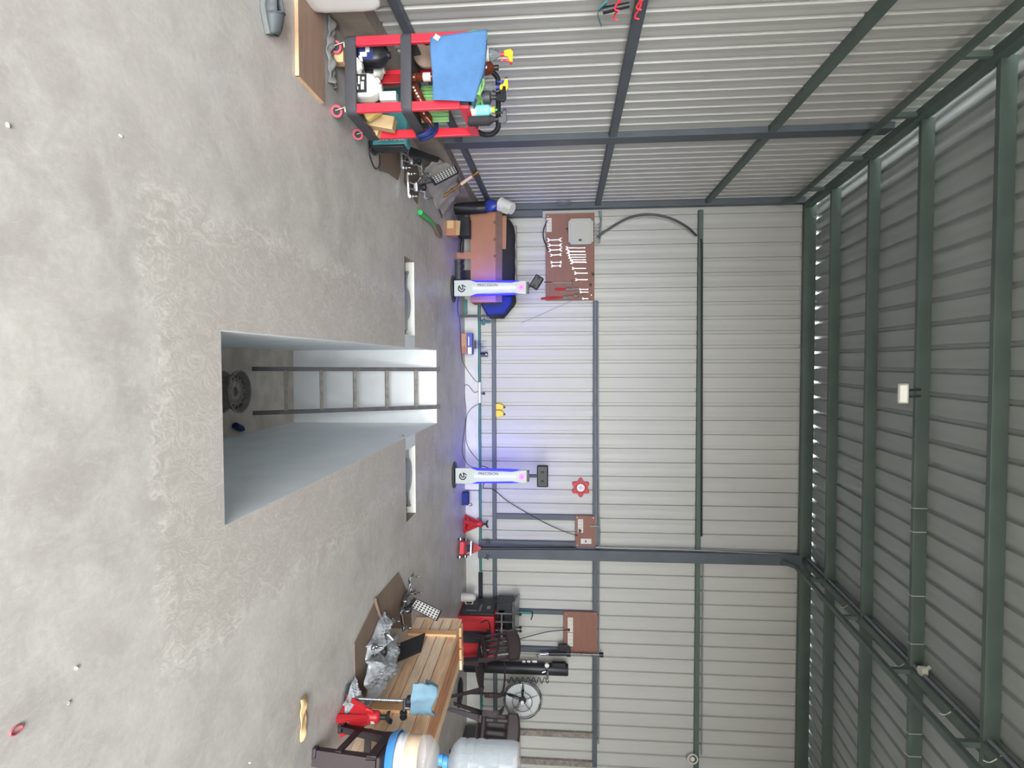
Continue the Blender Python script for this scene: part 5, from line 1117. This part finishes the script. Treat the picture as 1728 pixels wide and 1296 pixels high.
# ================================================================ BROWN PLASTIC CHAIRS
def armchair(label, loc, rz, tilt=0, s=1):
    t = thing('plastic_armchair', label, 'chair', loc, 0, group=None)
    A = Matrix.Translation(V(loc)) @ R('Z', rz) @ R('Y', tilt) @ Matrix.Scale(s, 4)
    mb = MB(M0=A); mb.grid(lambda u, v: V(((u - .5) * (.46 + .04 * (1 - v)), -.23 + .44 * v, .42 - .03 * v - .018 * math.sin(PI * u) + .02 * (1 - min(1, v * 6)) * -1)), 12, 12); mb.build('seat', 'brown_plastic', t, solid=.012)
    bk = lambda u, z, off=0: V(((u - .5) * (.44 + .10 * (z - .38)), .21 + .16 * (z - .38) ** 1.0 + .03 * math.cos((u - .5) * PI) * 1.0 + off, z))
    mb = MB(M0=A)
    mb.grid(lambda u, v: bk(u, .70 + .17 * v * (1 - .25 * (2 * u - 1) ** 2)), 14, 5)
    mb.grid(lambda u, v: bk(u, .38 + .06 * v), 14, 2)
    for k in range(5): mb.grid(lambda u, v: bk(.04 + k * .2 + u * (.13 if k not in (0, 4) else .12), .44 + .26 * v), 3, 6)
    mb.build('backrest', 'brown_plastic', t, solid=.012)
    for q in (-1, 1):
        mb = MB(M0=A); P_ = [(q * .27, .26, .64), (q * .30, .1, .66), (q * .305, -.1, .665), (q * .29, -.22, .645), (q * .275, -.245, .58), (q * .27, -.24, .45)]
        cp = smooth_curve(P_, 5); mb.loft([[p + V((-.03, 0, 0)), p + V((.03, 0, 0)), p + V((.035, 0, -.015)), p + V((-.03, 0, -.012))] for p in cp]); mb.build('armrest', 'brown_plastic', t)
    for q in (-1, 1):
        for y0, y1 in ((-.22, -.26), (.2, .3)):
            mb = MB(M0=A); top = V((q * .235, y0, .43)); bt_ = V((q * .285, y1, 0)); n1 = V((-q * .055, 0, 0)); n2 = V((0, -math.copysign(.055, y0), 0))
            mb.loft([[c, c + n1 * k, c + n1 * k + n2 * .15, c + n1 * .15 + n2 * .15, c + n1 * .15 + n2 * k, c + n2 * k] for c, k in ((bt_, .7), (bt_.lerp(top, .5), .95), (top, 1.4))]); mb.build('leg', 'brown_plastic', t)
    return t
armchair('brown plastic armchair beside the red cabinet, nearer the left', (3.93, 7.72, 0), 18, -5, 1.06)
armchair('brown plastic armchair in front of the fan, right of the pair', (4.72, 7.55, 0), -24, 4, 1.06)
# ================================================================ WOODEN CRATE
t1 = thing('wooden_crate', 'long low crate of pale pine planks standing on the floor', 'crate', (2.85, 5.0, 0))
q0 = V((2.60, 6.02, 0)); q1 = V((2.74, 3.95, 0)); dd_ = (q1 - q0).normalized(); LL = (q1 - q0).length; nr = V((-dd_.y, dd_.x, 0)); nr = nr if nr.x > 0 else -nr
Cp = lambda s, n, z: q0 + dd_ * s + nr * n + V((0, 0, z))
hs = [0, .095, .19, .285, .38, .475]
pm = ['pine', 'pine2', 'pine', 'pine', 'pine2']
for k in range(5):
    mb = MB(); mb.bar(Cp(0, .01, hs[k] + .046), Cp(LL, .01, hs[k] + .046), .018, .088); mb.build('side_plank', pm[k], t1, bev=.002)
for s_ in (.32, 1.47):
    mb = MB(); mb.bar(Cp(s_, -.012, .004), Cp(s_, -.012, .475), .085 if True else 0, .024, tuple(nr)); mb.build('batten', 'pine_end', t1, bev=.003)
for n_, mt in ((.07, 'pine2'), (.19, 'pine3'), (.31, 'pine3'), (.42, 'pine2')):
    mb = MB(); mb.bar(Cp(0.02, n_, .445), Cp(LL, n_, .445), .105, .018); mb.build('top_plank', mt, t1, bev=.002)
for k, mt in enumerate(('pine_end', 'pine3', 'pine_end', 'pine')):
    mb = MB(); mb.bar(Cp(.05 , .045 + k * .115, .466), Cp(.05, .145 + k * .115, .466), .10, .024); mb.build('end_block', mt, t1, bev=.003)
    mb = MB(); mb.bar(Cp(.0, .05 + k * .115, .002), Cp(.0, .05 + k * .115, .435), .1, .018, (0, 1, 0)); mb.build('end_plank', mt, t1, bev=.002)
mb = MB(); mb.bar(Cp(0, .47, .23), Cp(LL, .47, .23), .018, .44); mb.build('far_side', 'pine3', t1)
mb = MB(); mb.box(Cp(.62, .49, .42), (.06, .09, .05)); mb.build('corner_block', 'pine_end', t1, bev=.004)
# cardboard, clamps and wrappings before the crate
poly_sheet('cardboard_sheet', [(672, 966), (632, 1012), (640, 1030), (660, 1060), (694, 1062), (692, 1010)], 'cardboard_brown', 'brown cardboard sheet under the right wheel clamps, far piece', 'cardboard')
poly_sheet('cardboard_sheet', [(632, 1014), (597, 1085), (598, 1150), (617, 1185), (655, 1120), (652, 1058), (638, 1028)], 'cardboard_brown', 'brown cardboard sheet under the plastic wrapped clamp, nearer piece', 'cardboard', z=.002)
mb = MB(); mb.tube([g(633, 1012, .018), g(642, 1040, .016), g(650, 1052, .012)], [.014, .01, .004], 8, n=4); o = mb.build('cardboard_curl', 'cardboard_brown'); tag(o, 'rolled edge strip of cardboard between the two right sheets', 'cardboard')
clamp('wheel clamp with spotted white board beside the wooden crate far end', g(684, 990), g(668, 1040), [at(689.4, 1024.2, Y=5.55), at(737.8, 1048.8, Y=5.8), at(746.3, 1031, Y=5.85), at(700.4, 1008.9, Y=5.6)], True, -1)
clamp('wheel clamp partly wrapped in plastic, black back of its board against crate', g(645, 1070), g(618, 1110), [at(663, 1089, Y=5.2), at(718, 1067, Y=5.5), at(711, 1097, Y=5.3), at(658, 1120, Y=4.9)], False, -1)
def crumple(name, label, cat, cen, rx, ry, h, m_, seed, rot=0, solid=.003):
    random.seed(seed); ph = [random.uniform(0, 6) for _ in range(6)]
    mb = MB(M0=T(*cen) @ R('Z', rot))
    def fn(u, v):
        x = (u - .5) * 2; y = (v - .5) * 2; r = max(abs(x), abs(y)); e = max(0, 1 - r ** 2.2)
        z = h * e * (.65 + .35 * math.sin(5 * x + ph[0]) * math.cos(6 * y + ph[1])) + .25 * h * abs(math.sin(11 * x + 7 * y + ph[2])) * (e ** .4) + .15 * h * abs(math.sin(17 * y - 9 * x + ph[3])) * e ** .3
        return V((x * rx * (1 + .1 * math.sin(5 * y + ph[4])), y * ry * (1 + .12 * math.sin(6 * x + ph[5])), .006 + z))
    mb.grid(fn, 34, 34); o = mb.build(name, m_, solid=solid, ang=25); return tag(o, label, cat)
c_ = g(624, 1128); crumple('plastic_bag', 'clear crumpled plastic bag wrapped over the nearer right clamp', 'bag', (c_.x + .02, c_.y + .08, .06), .15, .38, .1, 'bag', 4, -8)
c_ = g(632, 1078); crumple('plastic_bag', 'smaller crumpled plastic bag beside the far end of wrapped clamp', 'bag', (c_.x, c_.y, .01), .1, .25, .09, 'bag', 9, 12)
# stand with chrome rod, clear foot, black knobs
b0 = g(584, 1178); b0 = V((b0.x, b0.y, 0))
t1 = thing('rod_stand', 'chrome threaded rod on a clear round foot with black knobs', 'stand', tuple(b0))
A = T(*b0)
mb = MB(M0=A); mb.lathe([(.002, .001), (.085, .001), (.09, .006), (.085, .012), (.02, .02), (.002, .02)], seg=32, cap=False); mb.build('foot_disc', 'clear', t1)
zt = at(683, 1178, Y=b0.y).z
mb = MB(M0=A); mb.cyl((0, 0, .02), (0, 0, zt), .008, seg=10)
for k in range(26): mb.cyl((0, 0, .04 + k * (zt - .06) / 26), (0, 0, .046 + k * (zt - .06) / 26), .011, seg=8)
mb.build('rod', 'chrome', t1)
mb = MB(M0=A); mb.cyl((-.01, 0, zt), (.07, 0, zt - .005), .012, seg=12); mb.cyl((.05, 0, zt - .005), (.05, 0, zt + .03), .01, seg=10); mb.build('cross_arm', 'steel', t1)
for (x_, z_) in ((.085, zt - .01), (.0, zt + .03)):
    mb = MB(M0=A)
    if x_ > .01: mb.lathe([(.012, 0), (.024, .005), (.026, .02), (.014, .028), (.026, .04), (.024, .055), (.002, .058)], (x_ - .015, 0, z_), (1, 0, 0), 16)
    else: mb.lathe([(.02, -.01), (.036, 0), (.038, .025), (.02, .04), (.002, .04)], (x_, 0, z_ - .01), (0, 0, 1), 18)
    mb.build('knob', 'black', t1)
mb = MB()
k0 = b0.y
def drape(u, v):
    a = at(697, 1153, Y=k0 - .05); b = at(738, 1158, Y=k0 + .04); c2 = at(692, 1203, Y=k0 - .04); d2 = at(730, 1209, Y=k0 + .06)
    p = a.lerp(b, v).lerp(c2.lerp(d2, v), u)
    return p + V((.004 * math.sin(v * 14), -.05 * math.sin(PI * u) * (.4 + .6 * v) + .012 * math.sin(u * 11 + v * 3), .012 * math.sin(u * 8) * v))
mb.grid(drape, 20, 16); mb.grid(lambda u, v: drape(u, 1) + V((0, .09 * v, -.10 * v * v)), 20, 6); o = mb.build('light_blue_cloth', 'sky_cloth', solid=.008); tag(o, 'light blue cloth draped on top of the chrome rod stand', 'cloth')
mb = MB(); bt0 = g(600, 1172); crumple('clear_wrap', 'thin clear plastic wrap lying around the foot of chrome rod stand', 'wrap', (b0.x + .03, b0.y + .02, .022), .1, .12, .05, 'bag', 12, 20); mb.bm.free()
# tan scrap, stool, jugs
c_ = g(507, 1213); mb = MB(M0=T(c_.x, c_.y, .0) @ R('Z', -6))
def scrap(u, v):
    x = (u - .5) * .235; wv = .035 + .012 * math.sin(u * PI) - .012 * u; y = (v - .5) * 2 * wv + .018 * math.sin(u * PI)
    return V((x, y, .012 + .018 * math.sin(v * PI) * (.5 + .5 * math.sin(u * 9)) ** 2 + .004 * math.sin(u * 13 + v * 6)))
mb.grid(scrap, 26, 8); o = mb.build('paper_scrap', 'tan', solid=.004); tag(o, 'crumpled piece of tan paper on the floor before the red jack stand', 'paper')
SX, SY = 2.50, 3.62
t1 = thing('plastic_stool', 'dark brown plastic stool carrying water jugs at edge of view', 'stool', (SX, SY, 0))
mb = MB(); mb.loft([[V((SX + x_, SY + y_, z)) for x_, y_ in ((-w_, -w_), (w_, -w_), (w_, w_), (-w_, w_))] for w_, z in ((.225, .385), (.23, .40), (.225, .415), (.2, .42))]); mb.build('seat', 'brown_plastic', t1, bev=.012)
for sx in (-1, 1):
    for sy in (-1, 1):
        mb = MB(); tp = V((SX + sx * .215, SY + sy * .215, .39)); bt_ = V((SX + sx * .255, SY + sy * .235, 0)); wx = .1 if sy < 0 else .06
        mb.loft([[c, c + V((-sx * wx * k, 0, 0)), c + V((-sx * wx * k, -sy * .012, 0)), c + V((-sx * .012, -sy * .012, 0)), c + V((-sx * .012, -sy * .06 * k, 0)), c + V((0, -sy * .06 * k, 0))] for c, k in ((bt_, .9), (tp, 1.3))]); mb.build('leg', 'brown_plastic', t1, bev=.002)
        mb = MB(); mb.box(bt_ + V((-sx * .02, -sy * .02, .012)), (.06, .06, .024)); mb.build('foot', 'dark_plastic', t1, bev=.006)
mb = MB()
for sx in (-1, 1): mb.bar((SX + sx * .24, SY - .215, .15), (SX + sx * .24, SY + .215, .15), .012, .04)
mb.bar((SX - .235, SY + .22, .2), (SX + .235, SY + .22, .2), .012, .045, (0, 0, 1)); mb.build('stretcher', 'brown_plastic', t1)
mb = MB()
for sx in (-1, 1): mb.bar((SX + sx * .222, SY - .21, .355), (SX + sx * .222, SY + .21, .355), .012, .06)
for sy in (-1, 1): mb.bar((SX - .21, SY + sy * .222, .355), (SX + .21, SY + sy * .222, .355), .012, .06)
mb.build('apron', 'brown_plastic', t1)
t1.rotation_euler = (0, 0, math.radians(-14)); t1.location.x += .12
JX, JY = 2.455, 3.63
t1 = thing('blue_basin', 'shallow light blue round basin under the lower water jug', 'basin', (JX, JY, .42))
mb = MB(M0=T(JX, JY, .4205)); mb.lathe([(.002, 0), (.13, 0), (.14, .01), (.155, .05), (.158, .055), (.15, .055), (.136, .012), (.002, .012)], seg=44, cap=False); mb.build('bowl', 'blue_lid', t1)
t1 = thing('water_jug', 'lower water jug with peach label standing in the blue basin', 'jug', (JX, JY, .433))
mb = MB(M0=T(JX, JY, .4335)); mb.lathe([(.10, 0), (.128, .01), (.13, .03), (.124, .045), (.13, .06), (.13, .2), (.134, .215), (.128, .235), (.1, .27), (.06, .29), (.03, .298)], seg=48); mb.build('body', 'jug', t1)
mb = MB(M0=T(JX, JY, .4335)); mb.lathe([(.132, .085), (.132, .185)], seg=48, cap=False); mb.build('label_sticker', 'peach', t1, solid=.002)
mb = MB(M0=T(JX, JY, .4335)); mb.lathe([(.134 + .004 * math.sin(k * 2), .04 + k * .012) for k in range(6)], seg=48, cap=False); mb.build('plastic_wrap', 'wrap', t1, solid=.002)
mb = MB(M0=T(JX, JY, .4335)); mb.cyl((0, 0, .296), (0, 0, .322), .034, seg=24); mb.build('cap', 'blue_lid', t1)
t1 = thing('water_jug', 'upper large clear water jug stacked upside down on the lower jug', 'jug', (JX + .01, JY, .757))
J2 = T(JX + .012, JY, .757)
mb = MB(M0=J2); mb.cyl((0, 0, 0), (0, 0, .03), .036, seg=24); mb.build('cap', 'blue_lid', t1)
prof = [(.03, .03), (.05, .04), (.1, .062), (.128, .09), (.136, .105), (.136, .125), (.128, .14), (.136, .158), (.136, .185), (.128, .2), (.136, .218), (.136, .245), (.130, .26), (.134, .28), (.134, .43), (.125, .462), (.1, .472), (.002, .466)]
mb = MB(M0=J2); mb.lathe(prof, seg=56, cap=False); mb.build('body', 'jug', t1, solid=.003)
# tiny things on the floor
c_ = g(26, 1232); mb = MB(); mb.tube([V((c_.x + .010 * math.cos(q), c_.y + .018 * math.sin(q), .003)) for q in [2 * PI * i / 20 for i in range(20)]], .003, 6, True); o = mb.build('red_rubber_ring', 'pink_wheel'); tag(o, 'small reddish rubber ring on the floor nearest the viewer', 'ring')
for k, (x, y, l) in enumerate(((128, 1127, 'long white chip of plaster on the near floor'), (421, 1287, 'white paper chip on floor before the brown stool'), (115, 1186, 'small grey pebble near the red ring'), (12, 211, 'small white curl of plaster at the near left'), (203, 229, 'tiny white chip on the near floor below the plywood'))):
    c_ = g(x, y); mb = MB(M0=T(c_.x, c_.y, 0) @ R('Z', 20 + 60 * k)); mb.loft([[V((.014 * s_ * a_ * .5, .006 * s_ * b_ * .6, z)) for a_, b_ in ((-1, -.6), (.2, -1), (1, -.3), (.7, .8), (-.6, 1))] for s_, z in ((1, 0), (.9, .004), (.4, .007))]); o = mb.build('floor_chip', 'white' if k != 2 else 'grey_rag'); tag(o, l, 'chip')
